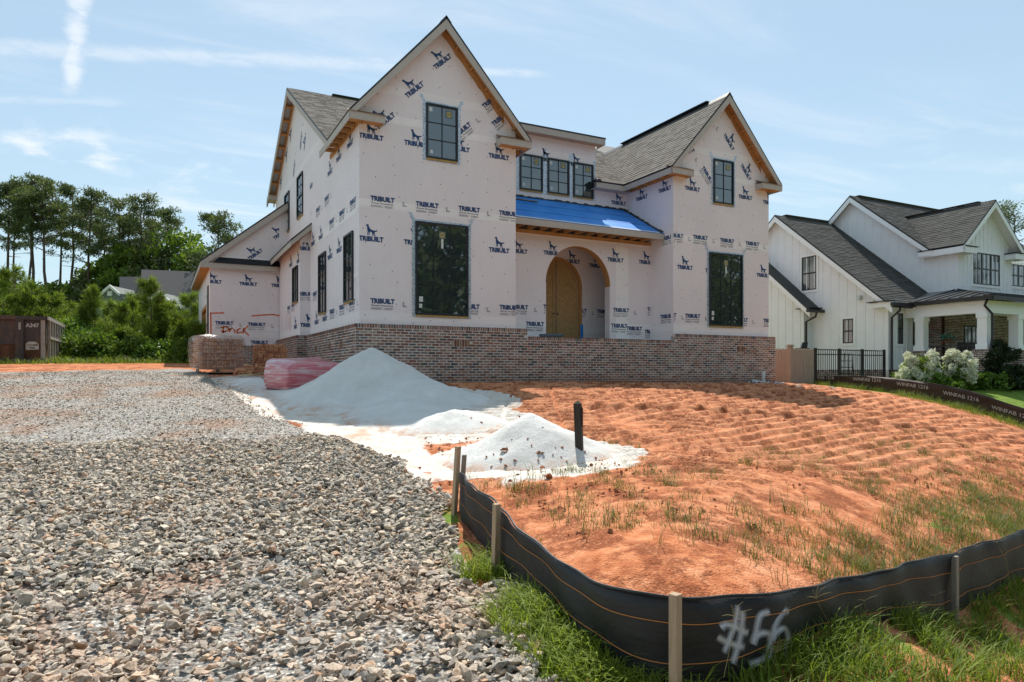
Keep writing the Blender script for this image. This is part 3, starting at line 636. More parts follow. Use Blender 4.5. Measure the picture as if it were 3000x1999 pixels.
w_p=arch_wall('porch_wall',LG[1],RG[0],2.45,5.60,YP,.14,DOORX,1.135,4.20,WRAP)
boxo('porch_floor',(LG[1],.10,2.30),(RG[0],YM,2.44),MORTAR,HOUSE); boxo('porch_ceiling',(LG[1],YP+.1,5.58),(RG[0],YM,5.62),mat('ply_ceiling',(.34,.25,.16)),HOUSE)
# timber lining of the arch
mb=MB(); n=24
for i in range(n):
    a0=math.pi*i/n; a1=math.pi*(i+1)/n; f=lambda a,r:(DOORX+r*math.cos(a),YP+.004,4.20+r*math.sin(a))
    mb.prism([f(a0,1.1355),f(a1,1.1355),f(a1,1.118),f(a0,1.118)],(0,.25,0))
mb.build('arch_lining',LUMBER,HOUSE)
boxo('arch_jamb',(DOORX-1.135,YP+.004,2.45),(DOORX-1.118,YP+.26,4.2),WRAP,HOUSE); boxo('arch_jamb',(DOORX+1.118,YP+.004,2.45),(DOORX+1.135,YP+.26,4.2),WRAP,HOUSE)
# ---- door
def build_door():
    y=YM+.05; D=MB()
    for s in (-1,1):
        P=[(DOORX+s*.012,DR)]; 
        pts=[(DOORX+s*.010,y,2.47),(DOORX+s*(DR-.02),y,2.47)]+[(DOORX+s*(DR-.02)*math.cos(a),y,DSP+(DR-.02)*math.sin(a)) for a in np.linspace(0,math.pi/2-.014,12)]
        D=MB(); D.prism(pts,(0,.05,0)); o=D.build('door_leaf',OSB,DOOR)
        F=MB(); F.box((DOORX+s*.012,y-.016,2.47),(DOORX+s*.105,y-.002,DSP+DR-.07)); F.box((DOORX+s*(DR-.10),y-.016,2.47),(DOORX+s*(DR-.02),y-.002,DSP)); F.box((DOORX+s*.105,y-.016,2.47),(DOORX+s*(DR-.10),y-.002,2.56))
        for a0,a1 in zip(np.linspace(0,1.42,12)[:-1],np.linspace(0,1.42,12)[1:]):
            q=lambda a,r:(DOORX+s*r*math.cos(a),y-.016,DSP+r*math.sin(a)); F.prism([q(a0,DR-.02),q(a1,DR-.02),q(a1,DR-.10),q(a0,DR-.10)],(0,.014,0))
        F.build('stile',mat('door_stile',(.42,.27,.13)),DOOR)
    K=MB(); K.tube([(DOORX+.055,y-.016,3.42),(DOORX+.055,y-.05,3.42)],.024,10); K.build('lock',BLACK,DOOR); K=MB(); K.tube([(DOORX-.06,y-.016,3.44),(DOORX-.06,y-.06,3.44),(DOORX-.15,y-.065,3.43)],.014,8); K.build('handle',BLACK,DOOR)
    Fm=MB(); N=24
    for i in range(N):
        a0,a1=math.pi*i/N,math.pi*(i+1)/N; q=lambda a,r:(DOORX+r*math.cos(a),YM-.03,DSP+r*math.sin(a)); Fm.prism([q(a0,DR+.07),q(a1,DR+.07),q(a1,DR-.02),q(a0,DR-.02)],(0,.14,0))
    Fm.box((DOORX-DR-.07,YM-.03,2.45),(DOORX-DR+.02,YM+.11,DSP)); Fm.box((DOORX+DR-.02,YM-.03,2.45),(DOORX+DR+.07,YM+.11,DSP)); Fm.build('door_frame',LUMBER,DOOR)
    boxo('blue_membrane',(DOORX+DR+.0,YM-.036,2.45),(DOORX+DR+.11,YM-.004,3.12),BLUE,DOOR)
BLUE=NT('blue_membrane'); _p=BLUE.pos(); BLUE.base(BLUE.mix(BLUE.rng(BLUE.noise(2.5,_p,5,.6),.35,.7,0,.6),(.018,.22,.70),(.05,.33,.80)),.5,.4); BLUE.bump(BLUE.noise(4,BLUE.mapv(_p,(1,2,1)),4,.6),.25,.03); BLUE=BLUE.m
DOOR=MB().box((DOORX-DR,YM+.105,2.45),(DOORX+DR,YM+.12,DSP+DR)).build('entry_door',BLACK,HOUSE); DOOR['label']='arched double door of raw strand board'
build_door()
# ---- windows
def window(face,u0,u1,z0,z1,plane,cols,rows,tape=True,sash=False,label=None,stk=True,parent=HOUSE):
    """face 'F' looks towards -Y, 'L' towards -X; u along the wall, left to right as seen"""
    def P(u,d,z): return (u,plane-d,z) if face=='F' else (plane-d,u,z)
    def bx(mb,ua,ub,za,zb,d0,d1,m=0): mb.box(P(ua,d0,za),P(ub,d1,zb),m)
    fr=MB(); t=.045; W=min(u0,u1); X=max(u0,u1)
    bx(fr,W,X,z1-t,z1,0,.05); bx(fr,W,X,z0,z0+t,0,.05); bx(fr,W,W+t,z0+t,z1-t,0,.05); bx(fr,X-t,X,z0+t,z1-t,0,.05)
    if sash: zm=(z0+z1)/2; bx(fr,W+t,X-t,zm-.03,zm+.03,.008,.042)
    o=fr.build('window',BLACK,parent)
    if label: o['label']=label
    pw=(X-W-2*t)/cols; ph=(z1-z0-2*t)/rows; r=random.Random(int(u0*97+z0*31))
    for i in range(cols):
        for j in range(rows):
            a,b=W+t+i*pw+.008,W+t+(i+1)*pw-.008; c,d=z0+t+j*ph+.008,z0+t+(j+1)*ph-.008; e=r.uniform(-.0015,.0015)
            q=[P(a,.012+e,c),P(b,.012-e,c),P(b,.012+r.uniform(-.001,.001),d),P(a,.012-e,d)]; 
            link('pane',mkmesh('pane',q,[(0,1,2,3) if face=='F' else (3,2,1,0)],GLASS),o)
    for i in range(1,cols): mb=MB(); bx(mb,W+t+i*pw-.011,W+t+i*pw+.011,z0+t,z1-t,.006,.028); mb.build('muntin',BLACK,o)
    for j in range(1,rows): mb=MB(); bx(mb,W+t,X-t,z0+t+j*ph-.011,z0+t+j*ph+.011,.004,.026); mb.build('muntin',BLACK,o)
    mb=MB(); bx(mb,W+.01,X-.01,z0-.04,z0-.003,.002,.04); mb.build('sill',SILL,o)
    if tape:
        mb=MB(); tw=.085; jz=.0
        for s,(a,b) in ((-1,(W-tw,W-.002)),(1,(X+.002,X+tw))):
            bx(mb,a,b,z0-.06,z1+.02,.003,.007)
            a0,b0=(a,b)
            q=[P(a0,.005,z1+.02),P(b0,.005,z1+.02),P(b0+s*.09,.005,z1+.20),P(a0+s*.09,.005,z1+.20)] ; mb.add(q,[(0,1,2,3)])
        bx(mb,W,X,z1+.002,z1+.05,.003,.006); bx(mb,W,X,z0-.065,z0-.042,.003,.006); mb.build('flashing_tape',TAPE,o)
    if stk:
        # maker's round sticker, with its paper tag, in the upper middle or right pane
        ci=cols//2; cu=W+t+(ci+.5)*pw; cz=z1-t-.32*min(ph,.7)-.02; rr=min(.075,pw*.3)
        mb=MB(); bx(mb,cu-rr*1.2,cu+rr*1.2,cz-rr*1.2,cz+rr*1.25,.0165,.0175); 
        st=mb.build('sticker',mat('clear_sticker',(.10,.12,.12),.3,.5),o)
        mb=MB(); mb.add([P(cu+rr*math.cos(a),.0185,cz+rr*math.sin(a)) for a in np.linspace(0,2*math.pi,25)[:-1]],[tuple(range(24)) if face=='F' else tuple(range(24))[::-1]]); mb.build('sticker',YELLOW,o)
        V,F=fit(PELLA,rr*1.5); mb=MB(); mb.add([P(cu-rr*.75+x,.0195,cz-rr*.25+y) for x,y in V],F); mb.build('sticker_print',NAVY,o)
        mb=MB(); bx(mb,cu-.03,cu+.03,cz-rr*1.25-.24,cz-rr*1.3,.0165,.0175); 
        if cols==3: mb.build('sticker',PAPER,o)
        for q in (((W+t+.05,W+t+.15,z0+.32,z0+.45),(W+t+.05,W+t+.13,z0+.17,z0+.27)) if cols==3 else ((W+t+.03,W+t+.12,z1-t-.15,z1-t-.05),(W+t+.06,W+t+.13,z0+.12,z0+.21))):
            mb=MB(); bx(mb,*q,.0165,.0175); mb.build('sticker',PAPER,o)
    return o
PELLA=font_mesh('Pella',1,.0,1.,.35)
window('F',1.51,2.92,3.02,5.32,YF,3,3,label='tall nine-light window of the left gable, ground floor')
window('F',1.79,2.63,6.92,8.28,YF,2,3,label='small six-light window high in the left gable')
window('F',11.05,12.43,3.05,5.32,YF,3,3,label='tall nine-light window of the right gable, ground floor')
window('F',11.22,12.05,6.87,8.24,YF,2,3,label='small six-light window high in the right gable')
for i,(a,b) in enumerate(((5.66,6.46),(6.64,7.42),(7.58,8.33))): window('F',a,b,7.17,8.26-.00*i,YM-.004,2,3,tape=False,label=('left','middle','right')[i]+' window of the dormer row')
mb=MB()
for a,b in ((5.56,5.655),(6.465,6.635),(7.425,7.575),(8.335,8.42)): mb.box((a,YM-.010,7.12),(b,YM-.007,8.40))
for c in (6.55,7.5): mb.prism([(c-.085,YM-.010,8.40),(c+.085,YM-.010,8.40),(c+.03,YM-.010,8.52),(c-.03,YM-.010,8.52)],(0,.003,0))
mb.build('flashing_tape',TAPE,w_d)
window('L',.64,1.52,3.36,5.05,XW,2,3,tape=False,stk=False,label='narrow window of the left side nearest the corner')
window('L',3.69,4.62,3.31,5.03,XW,2,3,tape=False,stk=False,label='narrow window of the left side between corner and bump-out')
window('L',7.18,8.14,6.80,8.20,XW,2,4,tape=False,stk=False,sash=True,label='upper sash window of the left side, nearer one')
window('L',9.76,10.72,6.74,8.17,XW,2,4,tape=False,stk=False,sash=True,label='upper sash window of the left side beside the garage roof')
# ---- bump-out on the left side
BX=-.18; BY0=6.05; BY1=10.1
w_bf=poly_wall('bump_out_front',[(BX,BY0,2.70),(XW,BY0,2.70),(XW,BY0,6.02),(BX,BY0,5.72)],(0,.1,0),WRAP); w_bl=poly_wall('bump_out_side',[(BX,BY0+.1,2.70),(BX,BY1,2.70),(BX,BY1,5.75),(BX,BY0+.1,5.75)],(.1,0,0),WRAP)
window('L',6.36,7.23,3.84,4.98,BX,2,3,tape=False,stk=False,label='window in the side of the bump-out')
mb=MB(); mb.prism([(-.52,BY0-.30,5.66),(XW,BY0-.30,6.24),(XW,BY1,6.24),(-.52,BY1,5.66)],(0,0,-.045)); mb.build('bump_out_roof',DRIP,HOUSE)
mb=MB(); mb.prism([(-.50,BY0-.29,5.62),(XW,BY0-.29,6.19),(XW,BY0-.29,6.02),(-.50,BY0-.29,5.47)],(0,.025,0)); mb.box((-.505,BY0-.265,5.46),(-.48,BY1,5.62)); mb.build('fascia',TRIM,HOUSE)
mb=MB(); mb.prism([(-.48,BY0-.26,5.5),(XW,BY0-.26,6.03),(XW,BY1,6.03),(-.48,BY1,5.5)],(0,0,-.02)); mb.build('soffit',LUMBER,HOUSE)
# ---- roofs
PART_SH=[0]
def cut_poly(P,a,b,c):
    out=[]
    for i in range(len(P)):
        p,q=P[i],P[(i+1)%len(P)]; dp=a*p[0]+b*p[1]-c; dq=a*q[0]+b*q[1]-c
        if dp<=0: out.append(p)
        if dp*dq<0: t=dp/(dp-dq); out.append((p[0]+(q[0]-p[0])*t,p[1]+(q[1]-p[1])*t))
    return out
def shingles(parent,O,eu,ev,halfs,L,H,mat_,course=.142,tab=(.17,.34),npart=0,seed=1,th=.009):
    """overlapping shingle tabs on a roof plane: O corner, eu along the eave, ev up the slope, halfs = half planes a*u+b*v<=c that bound it"""
    O=Vector(O); eu=Vector(eu).normalized(); ev=Vector(ev).normalized(); nn=eu.cross(ev).normalized()
    if nn.z<0: nn=-nn
    r=random.Random(seed); V=[];F=[];C=[]; whole=[]
    for k in range(int(H/course)+1):
        u=-r.uniform(0,.3); v=k*course
        while u<L:
            w_=r.uniform(*tab); P=[(u+.003,v),(u+w_-.003,v),(u+w_-.003,v+course*1.04),(u+.003,v+course*1.04)]; n0=4
            inside=all(a*p[0]+b*p[1]<=c for a,b,c in halfs for p in P); up=r.random(); tone=min(1,max(0,.5+r.gauss(0,.11))); u+=w_
            if not inside:
                for h in halfs: P=cut_poly(P,*h) if P else P
                if len(P)<3: continue
            t0=th*(1.45 if up>.55 else .8)
            if inside and npart: whole.append((P,t0,tone)); continue
            def lift(p): s=(p[1]-v)/course; return t0*(1-s)+.002
            b=len(V); m=len(P); V+=[O+eu*p[0]+ev*p[1]+nn*lift(p) for p in P]; V+=[O+eu*p[0]+ev*p[1] for p in P]
            F.append(tuple(range(b,b+m))); F+=[(b+i,b+i+m,b+(i+1)%m+m,b+(i+1)%m) for i in range(m)]; C+=[(tone,tone,tone,1)]*(2*m)
    if whole:
        c=Vector(CAM); whole.sort(key=lambda q:(O+eu*q[0][0][0]+ev*q[0][0][1]-c).length)
        for i,(P,t0,tone) in enumerate(whole):
            m=4; Vv=[O+eu*p[0]+ev*p[1]+nn*(t0*(1-(p[1]-P[0][1])/course)+.002) for p in P]+[O+eu*p[0]+ev*p[1] for p in P]; Ff=[(0,1,2,3)]+[(j,j+m,(j+1)%m+m,(j+1)%m) for j in range(m)]
            if i<npart: link('shingle',mkmesh('shingle',Vv,Ff,mat_,None,False,[(tone,tone,tone,1)]*8),parent)
            else: b=len(V); V+=Vv; F+=[tuple(x+b for x in f) for f in Ff]; C+=[(tone,tone,tone,1)]*8
    o=link('shingle_field',mkmesh('shingle_field',V,F,mat_,None,False,C),parent); o['kind']='stuff'; return o
def slab(name,P,mats,parent=HOUSE,th=.05,dn=None):
    """roof plate: polygon P on top, dark edges, boarding below"""
    A=[Vector(p) for p in P]; n=(A[1]-A[0]).cross(A[2]-A[0]).normalized(); n=-n if n.z>0 else n
    return MB().prism(A,n*th,0,1,2).build(name,mats,parent)
ROOFM=[mat('roof_felt',(.10,.095,.088)),DRIP,LUMBER]
YO=-.20; YR=7.2
rl=slab('roof',[(-.19,YO,7.69),(2.21,YO,zlg(2.21)),(2.21,YR,zlg(2.21)),(-.19,2.4,7.69)],ROOFM); rl2=slab('roof',[(4.61,YO,7.69),(2.21,YO,zlg(2.21)),(2.21,YR,zlg(2.21)),(4.61,2.4,7.69)],ROOFM)
rr=slab('roof',[(9.32,YO,7.69),(11.6,YO,zrg(11.6)),(11.6,YR,zrg(11.6)),(9.32,2.3,7.69)],ROOFM); rr2=slab('roof',[(13.88,YO,7.69),(11.6,YO,zrg(11.6)),(11.6,YR,zrg(11.6)),(13.88,2.3,7.69)],ROOFM)
for r_ in (rl,rl2): r_['label']='steep roof slope of the left gable'
rr['label']='weathered shingle slope of the right gable facing the dormer'
FOIL=mat('foil_board',(.42,.43,.43),.35,.5,.3,scale=12)
rm=slab('roof',[(-.19,2.17,7.69),(4.25,2.17,7.69),(4.25,8.5,RZ),(-.19,8.5,RZ)],[ROOFM[0],DRIP,FOIL])
rm3=slab('roof',[(8.42,2.17,7.69),(13.9,2.17,7.69),(13.9,8.5,RZ),(8.42,8.5,RZ)],[ROOFM[0],DRIP,FOIL]); slab('roof',[(4.25,6.9,zmain(6.9)),(8.42,6.9,zmain(6.9)),(8.42,8.5,RZ),(4.25,8.5,RZ)],[ROOFM[0],DRIP,FOIL]); rm['label']='front slope of the main roof'
rmb=slab('roof',[(-.19,13.4,zmain(13.4)),(13.9,13.4,zmain(13.4)),(13.9,8.5,RZ),(-.19,8.5,RZ)],[ROOFM[0],DRIP,FOIL])
sl=math.sqrt(1+1.12**2); sm=math.sqrt(1+.58**2)
# right gable, slope towards the dormer: u runs back from the front edge
Lr=YR-YO; Hr=2.28*sl; vy=.58/1.12   # valley
shingles(rr,(9.32,YO,7.69),(0,1,0),(1,0,1.12),[(-1,0,0),(0,1,Hr),(1,-(YR-2.3)/Hr,2.3-YO)],Lr,Hr,SHING,npart=300,seed=3)
shingles(rm,(-.19,2.17,7.69),(1,0,0),(0,1,.58),[(-1,0,0),(0,-1,0),(0,1,6.33*sm),(1,0,4.44)],5.6,6.33*sm,SHING,seed=5)
shingles(rm3,(8.42,2.17,7.69),(1,0,0),(0,1,.58),[(-1,0,0),(0,-1,0),(0,1,6.33*sm)],3.2,6.33*sm,SHING,seed=6)
# ridge caps and vents
mb=MB(); mb.bar((11.6,YO+.9,zrg(11.6)+.03),(11.6,YR-1.9,zrg(11.6)+.03),.24,.03); mb.build('ridge_vent',DRIP,HOUSE)
mb=MB(); mb.bar((1.35,8.5,RZ+.03),(9,8.5,RZ+.03),.24,.03,(0,0,1)); mb.build('ridge_vent',DRIP,HOUSE)
for cx,zf in ((2.21,zlg(2.21)),(11.6,zrg(11.6))):
    mb=MB()
    for i in range(26):
        y=YO+i*.28; mb.prism([(cx-.14,y,zf-.135),(cx,y,zf+.028),(cx+.14,y,zf-.135),(cx,y,zf-.01)],(0,.29,0))
    mb.build('ridge_cap',DRIP,HOUSE)
# ---- barge boards, eaves, returns
def rake_front(x0,xc,x1,zf,y):
    for xa,xb in ((x0,xc),(x1,xc)):
        za,zb=zf(xa)-.055,zf(xc)-.075; s=1 if xb>xa else -1
        MB().prism([(xa,y,za),(xb-s*.001,y,zb),(xb-s*.001,y,zb-.235),(xa+s*.0,y,za-.17)],(0,.03,0)).build('barge_board',TRIM,HOUSE)
        # lookouts under the overhang
        N=6
        for i in range(1,N):
            t=i/N; x=xa+(xb-xa)*t; z=zf(x)-.085; MB().bar((x,y+.03,z-.05),(x,YF+.02,z-.05),.04,.085,(-1.12*s*.66,0,.66)).build('lookout',LUMBER,HOUSE)
rake_front(-.19,2.21,4.61,zlg,YO-.002); rake_front(9.32,11.6,13.88,zrg,YO-.002)
for xc,x1_,zf,par in ((2.21,LG[1],zlg,w_lg),(11.6,RG[1],zrg,w_rg)):
    rr9=random.Random(int(xc*10)); n=14; P=[]
    for i in range(n+1):
        x=xc+(x1_-xc-.35)*i/n; P.append((x,zf(x)-.10,zf(x)-.30-rr9.uniform(0,.05)))
    mb=MB()
    for a,b in zip(P[:-1],P[1:]): mb.add([(a[0],YF-.005,a[2]),(b[0],YF-.005,b[2]),(b[0],YF-.005,b[1]),(a[0],YF-.005,a[1])],[(0,1,2,3)])
    mb.build('bare_sheathing',LUMBER,par)
def ret(x0,x1,wallx):
    """boxed eave return at the foot of a gable"""
    s=1 if x1>x0 else -1; mb=MB(); mb.box((x0,YO-.006,7.47),(x1,YO+.022,7.645)); mb.box((x1-s*.0,YO+.022,7.47),(x1-s*.028,YF-.001,7.645)); mb.build('eave_return',TRIM,HOUSE)
    mb=MB(); mb.box((x0+s*.03,YO+.023,7.50),(x1-s*.03,YF-.002,7.515)); mb.box((x0+s*.03,YO+.023,7.478),(x1-s*.03,YO+.055,7.50)); mb.box((x1-s*.5,YO+.055,7.475),(x1-s*.46,YF-.002,7.50)); mb.build('soffit',LUMBER,HOUSE)
    MB().prism([(x0,YO-.02,7.65),(x1,YO-.02,7.65),(x1,YF-.001,7.80),(x0,YF-.001,7.80)],(0,0,-.015)).build('return_cap',mat('raw_ply',(.26,.16,.09)),HOUSE)
ret(-.19,.66,LG[0]); ret(4.61,3.72,LG[1]); ret(9.32,10.15,RG[0]); ret(13.88,13.02,RG[1])
def eave(x,y0,y1,s):
    mb=MB(); mb.box((x,y0,7.47),(x+s*.026,y1,7.64)); mb.build('fascia',TRIM,HOUSE)
    for i in range(int((y1-y0)/.42)): y=y0+.2+i*.42; boxo('rafter_tail',(x+s*.027,y,7.485),(x+s*.31,y+.04,7.60),LUMBER,HOUSE)
    boxo('soffit',(x+s*.285,y0+.03,7.47),(x+s*.312,y1,7.60),LUMBER,HOUSE)
eave(-.191,YO+.024,3.15,1); eave(9.319,YO+.024,2.2,1); eave(4.611,YO+.024,2.3,-1); eave(13.881,YO+.024,5,-1)
boxo('fascia',(8.25,2.16,7.47),(9.345,2.19,7.64),TRIM,HOUSE); boxo('soffit',(8.25,2.19,7.47),(9.6,YM,7.49),TRIM,HOUSE)
# small cap of the valley flashing beside the dormer
MB().prism([(8.22,2.12,7.64),(8.42,2.12,7.66),(8.42,2.12,7.72),(8.30,2.12,7.74),(8.22,2.12,7.70)],(0,.2,.03)).build('flashing',DRIP,HOUSE)
# dormer roof
mb=MB(); mb.prism([(LG[1],2.16,9.09),(8.62,2.16,9.09),(8.62,7.2,10.4),(LG[1],7.2,10.4)],(0,0,-.05)); mb.build('dormer_roof',DRIP,HOUSE)
MB().box((LG[1],2.165,8.86),(8.60,2.195,9.04)).box((8.57,2.195,8.86),(8.598,2.6,9.06)).build('fascia',TRIM,HOUSE); boxo('soffit',(LG[1],2.195,8.88),(8.57,YM-.004,8.90),mat('raw_ply2',(.45,.33,.24)),HOUSE)
MB().prism([(8.42,YM,7.6),(8.42,7.0,9.9),(8.42,7.0,10.3),(8.42,YM,9.02)],(-.05,0,0)).build('dormer_cheek',WRAP,HOUSE)
# main gable on the left: barge boards, lookouts with foil board between
for ya,yb in ((2.2,8.5),(13.4,8.5)):
    za,zb=zmain(ya)-.055,RZ-.07
    MB().prism([(-.192,ya,za),(-.192,yb,zb),(-.192,yb,zb-.20),(-.192,ya,za-.165)],(.03,0,0)).build('barge_board',TRIM,HOUSE)
    MB().prism([(-.165,ya,za-.02),(-.165,yb,zb-.02),(-.165,yb,zb-.13),(-.165,ya,za-.12)],(.035,0,0)).build('sub_rafter',LUMBER,HOUSE)
    MB().prism([(.075,ya,za-.02),(.075,yb,zb-.02),(.075,yb,zb-.15),(.075,ya,za-.14)],(.035,0,0)).build('sub_rafter',LUMBER,HOUSE)
    N=9
    for i in range(1,N):
        y=ya+(yb-ya)*i/N; z=zmain(y)-.13; s=-1 if ya>yb else 1; MB().bar((-.13,y,z),(.075,y,z),.09,.085,(0,-.5*s,.86)).build('lookout',LUMBER,HOUSE)
mb=MB(); mb.box((-.195,12.75,8.50),(.13,13.30,8.66)); mb.build('eave_return',TRIM,HOUSE)
MB().box((-.06,4.9,9.05),(XW,5.12,9.08)).prism([(XW,4.9,9.08),(-.05,4.9,9.08),(XW,4.9,9.32)],(0,.22,0)).build('vent_hood',TRIM,HOUSE)
# ---- porch roof in blue membrane
pr=slab('porch_roof',[(LG[1],.53,5.83),(RG[0]-.0,.53,5.83),(RG[0],YM,5.83+.572*1.95),(LG[1],YM,5.83+.572*1.95)],[BLUE,BLUE,LUMBER]); pr['label']='low porch roof under bright blue membrane'
def proof(x,y): return 5.83+.572*(y-.53)
for y,w_ in ((1.15,.012),(1.80,.012)): MB().prism([(LG[1],y,proof(0,y)+.003),(RG[0],y,proof(0,y)+.003),(RG[0],y+w_,proof(0,y+w_)+.006),(LG[1],y+w_,proof(0,y+w_)+.006)],(0,0,-.003)).build('membrane_lap',mat('dark_blue',(.008,.07,.25)),pr)
MB().prism([(LG[1],.525,5.838),(RG[0]-.16,.525,5.838),(RG[0]-.16,.60,5.882),(LG[1],.60,5.882)],(0,0,-.004)).build('drip_flashing',mat('bright_metal',(.72,.76,.80),.35,.5,.2,var=.03),pr)
MB().bar((LG[1],2.16,proof(0,2.16)+.03),(6.05,2.06,proof(0,2.06)+.03),.07,.03).build('batten',mat('grey_batten',(.22,.19,.17)),pr)
mb=MB(); rr_=random.Random(5); xs=np.linspace(LG[1],RG[0],40)
for a,b in zip(xs[:-1],xs[1:]):
    h=rr_.uniform(.02,.06); mb.prism([(a,YM-.03,proof(0,YM)-.01),(b,YM-.03,proof(0,YM)-.01),(b,YM-.002,proof(0,YM)+h),(a,YM-.002,proof(0,YM)+h)],(0,-.01,.004))
ys=np.linspace(.55,YM,22)
for a,b in zip(ys[:-1],ys[1:]):
    h=rr_.uniform(.02,.06); mb.prism([(RG[0]-.10,a,proof(0,a)+.006),(RG[0]-.10,b,proof(0,b)+.006),(RG[0]-.002,b,proof(0,b)+h),(RG[0]-.002,a,proof(0,a)+h)],(0,0,.006))
mb.build('step_flashing',DRIP,pr)
boxo('fascia',(LG[1],.505,5.635),(RG[0]-.02,.53,5.81),TRIM,HOUSE)
for i in range(14):
    x=LG[1]+.12+i*.40
    if x<RG[0]-.1: MB().prism([(x,.53,5.65),(x,.53,5.78),(x,YP+.02,5.78),(x,YP+.02,5.65)],(.04,0,0)).build('rafter_tail',LUMBER,HOUSE)
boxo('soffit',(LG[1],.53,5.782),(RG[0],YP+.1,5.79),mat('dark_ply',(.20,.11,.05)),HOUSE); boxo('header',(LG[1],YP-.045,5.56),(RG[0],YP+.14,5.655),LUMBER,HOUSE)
# ---- garage wing
GX=-2.5; GY=10.15
def zg_(x): return 5.47+.81*(x+2.82)
w_g=poly_wall('garage_front',[(GX,GY,2.45),(XW,GY,2.45),(XW,GY,zg_(XW)-.08),(GX,GY,zg_(GX)-.08)],(0,.1,0),WRAP)
w_gl=MB()
for P in ([(GX,GY+.1,1.6),(GX,12.1,1.6),(GX,12.1,5.62),(GX,GY+.1,5.62)],[(GX,12.1,4.15),(GX,15.1,4.15),(GX,15.1,5.62),(GX,12.1,5.62)],[(GX,15.1,1.6),(GX,17.5,1.6),(GX,17.5,5.62),(GX,15.1,5.62)]): w_gl.prism(P,(.1,0,0))
w_gl=w_gl.build('garage_side',WRAP,HOUSE)
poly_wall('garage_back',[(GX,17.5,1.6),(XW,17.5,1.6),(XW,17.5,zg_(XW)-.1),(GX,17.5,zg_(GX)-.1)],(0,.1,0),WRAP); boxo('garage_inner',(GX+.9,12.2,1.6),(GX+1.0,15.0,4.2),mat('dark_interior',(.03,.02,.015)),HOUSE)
mb=MB(); mb.box((GX-.01,12.1,1.7),(GX+.14,12.18,4.15)); mb.box((GX-.01,15.02,1.7),(GX+.14,15.1,4.15)); mb.box((GX-.01,12.1,4.02),(GX+.14,15.1,4.15)); mb.build('garage_door_frame',LUMBER,HOUSE)
boxo('window',(GX-.03,10.75,3.0),(GX+.02,11.25,4.7),BLACK,HOUSE)
slab('garage_roof',[(-2.82,9.98,5.47),(XW,9.98,zg_(XW)),(XW,17.8,zg_(XW)),(-2.82,17.8,5.47)],[ROOFM[0],DRIP,LUMBER])
MB().prism([(-2.80,9.982,5.42),(XW,9.982,zg_(XW)-.065),(XW,9.982,zg_(XW)-.29),(-2.80,9.982,5.22)],(0,.03,0)).build('barge_board',TRIM,HOUSE)
boxo('fascia',(-2.815,9.985,5.24),(-2.79,17.8,5.41),TRIM,HOUSE)
MB().prism([(-2.79,10.02,5.25),(GX,10.02,5.25),(GX,17.7,5.25),(-2.79,17.7,5.25)],(0,0,.012)).build('soffit',LUMBER,HOUSE)
boxo('fascia',(-2.78,9.93,5.22),(XW-.35,9.978,5.40),TRIM,HOUSE)
MB().prism([(-2.42,9.90,5.40),(XW-.30,9.90,5.40),(XW-.30,GY-.002,5.62),(-2.20,GY-.002,5.62)],(0,0,.02)).build('pent_roof',mat('black_felt',(.014,.016,.02),.6,.3),HOUSE)
# ---- brickwork
BP=np.array([(.27,.105,.066),(.33,.155,.10),(.20,.072,.05),(.36,.19,.125),(.10,.075,.072),(.06,.062,.072),(.38,.245,.175),(.25,.15,.115),(.20,.13,.105),(.44,.32,.24),(.34,.115,.066)]); BPW=np.array([.14,.16,.12,.10,.10,.07,.08,.12,.10,.04,.07])
NPB=[0]; CP=.0677; BL=.1995
def brick_template(l,h,dp,bev=.007):
    bm=bmesh.new(); bmesh.ops.create_cube(bm,size=1); bmesh.ops.scale(bm,vec=(l,dp,h),verts=bm.verts); 
    bmesh.ops.delete(bm,geom=[f for f in bm.faces if f.normal.y>.9],context='FACES_ONLY')
    ed=[e for e in bm.edges if all(v.co.y<0 for v in e.verts)]; bmesh.ops.bevel(bm,geom=ed,offset=bev,segments=2,affect='EDGES')
    bm.verts.index_update(); V=np.array([v.co[:] for v in bm.verts]); F=[tuple(v.index for v in f.verts) for f in bm.faces]; bm.free(); return V,F
TB=brick_template(BL-.018,CP-.0165,.035); TR=brick_template(.052,.094,.035,.006)
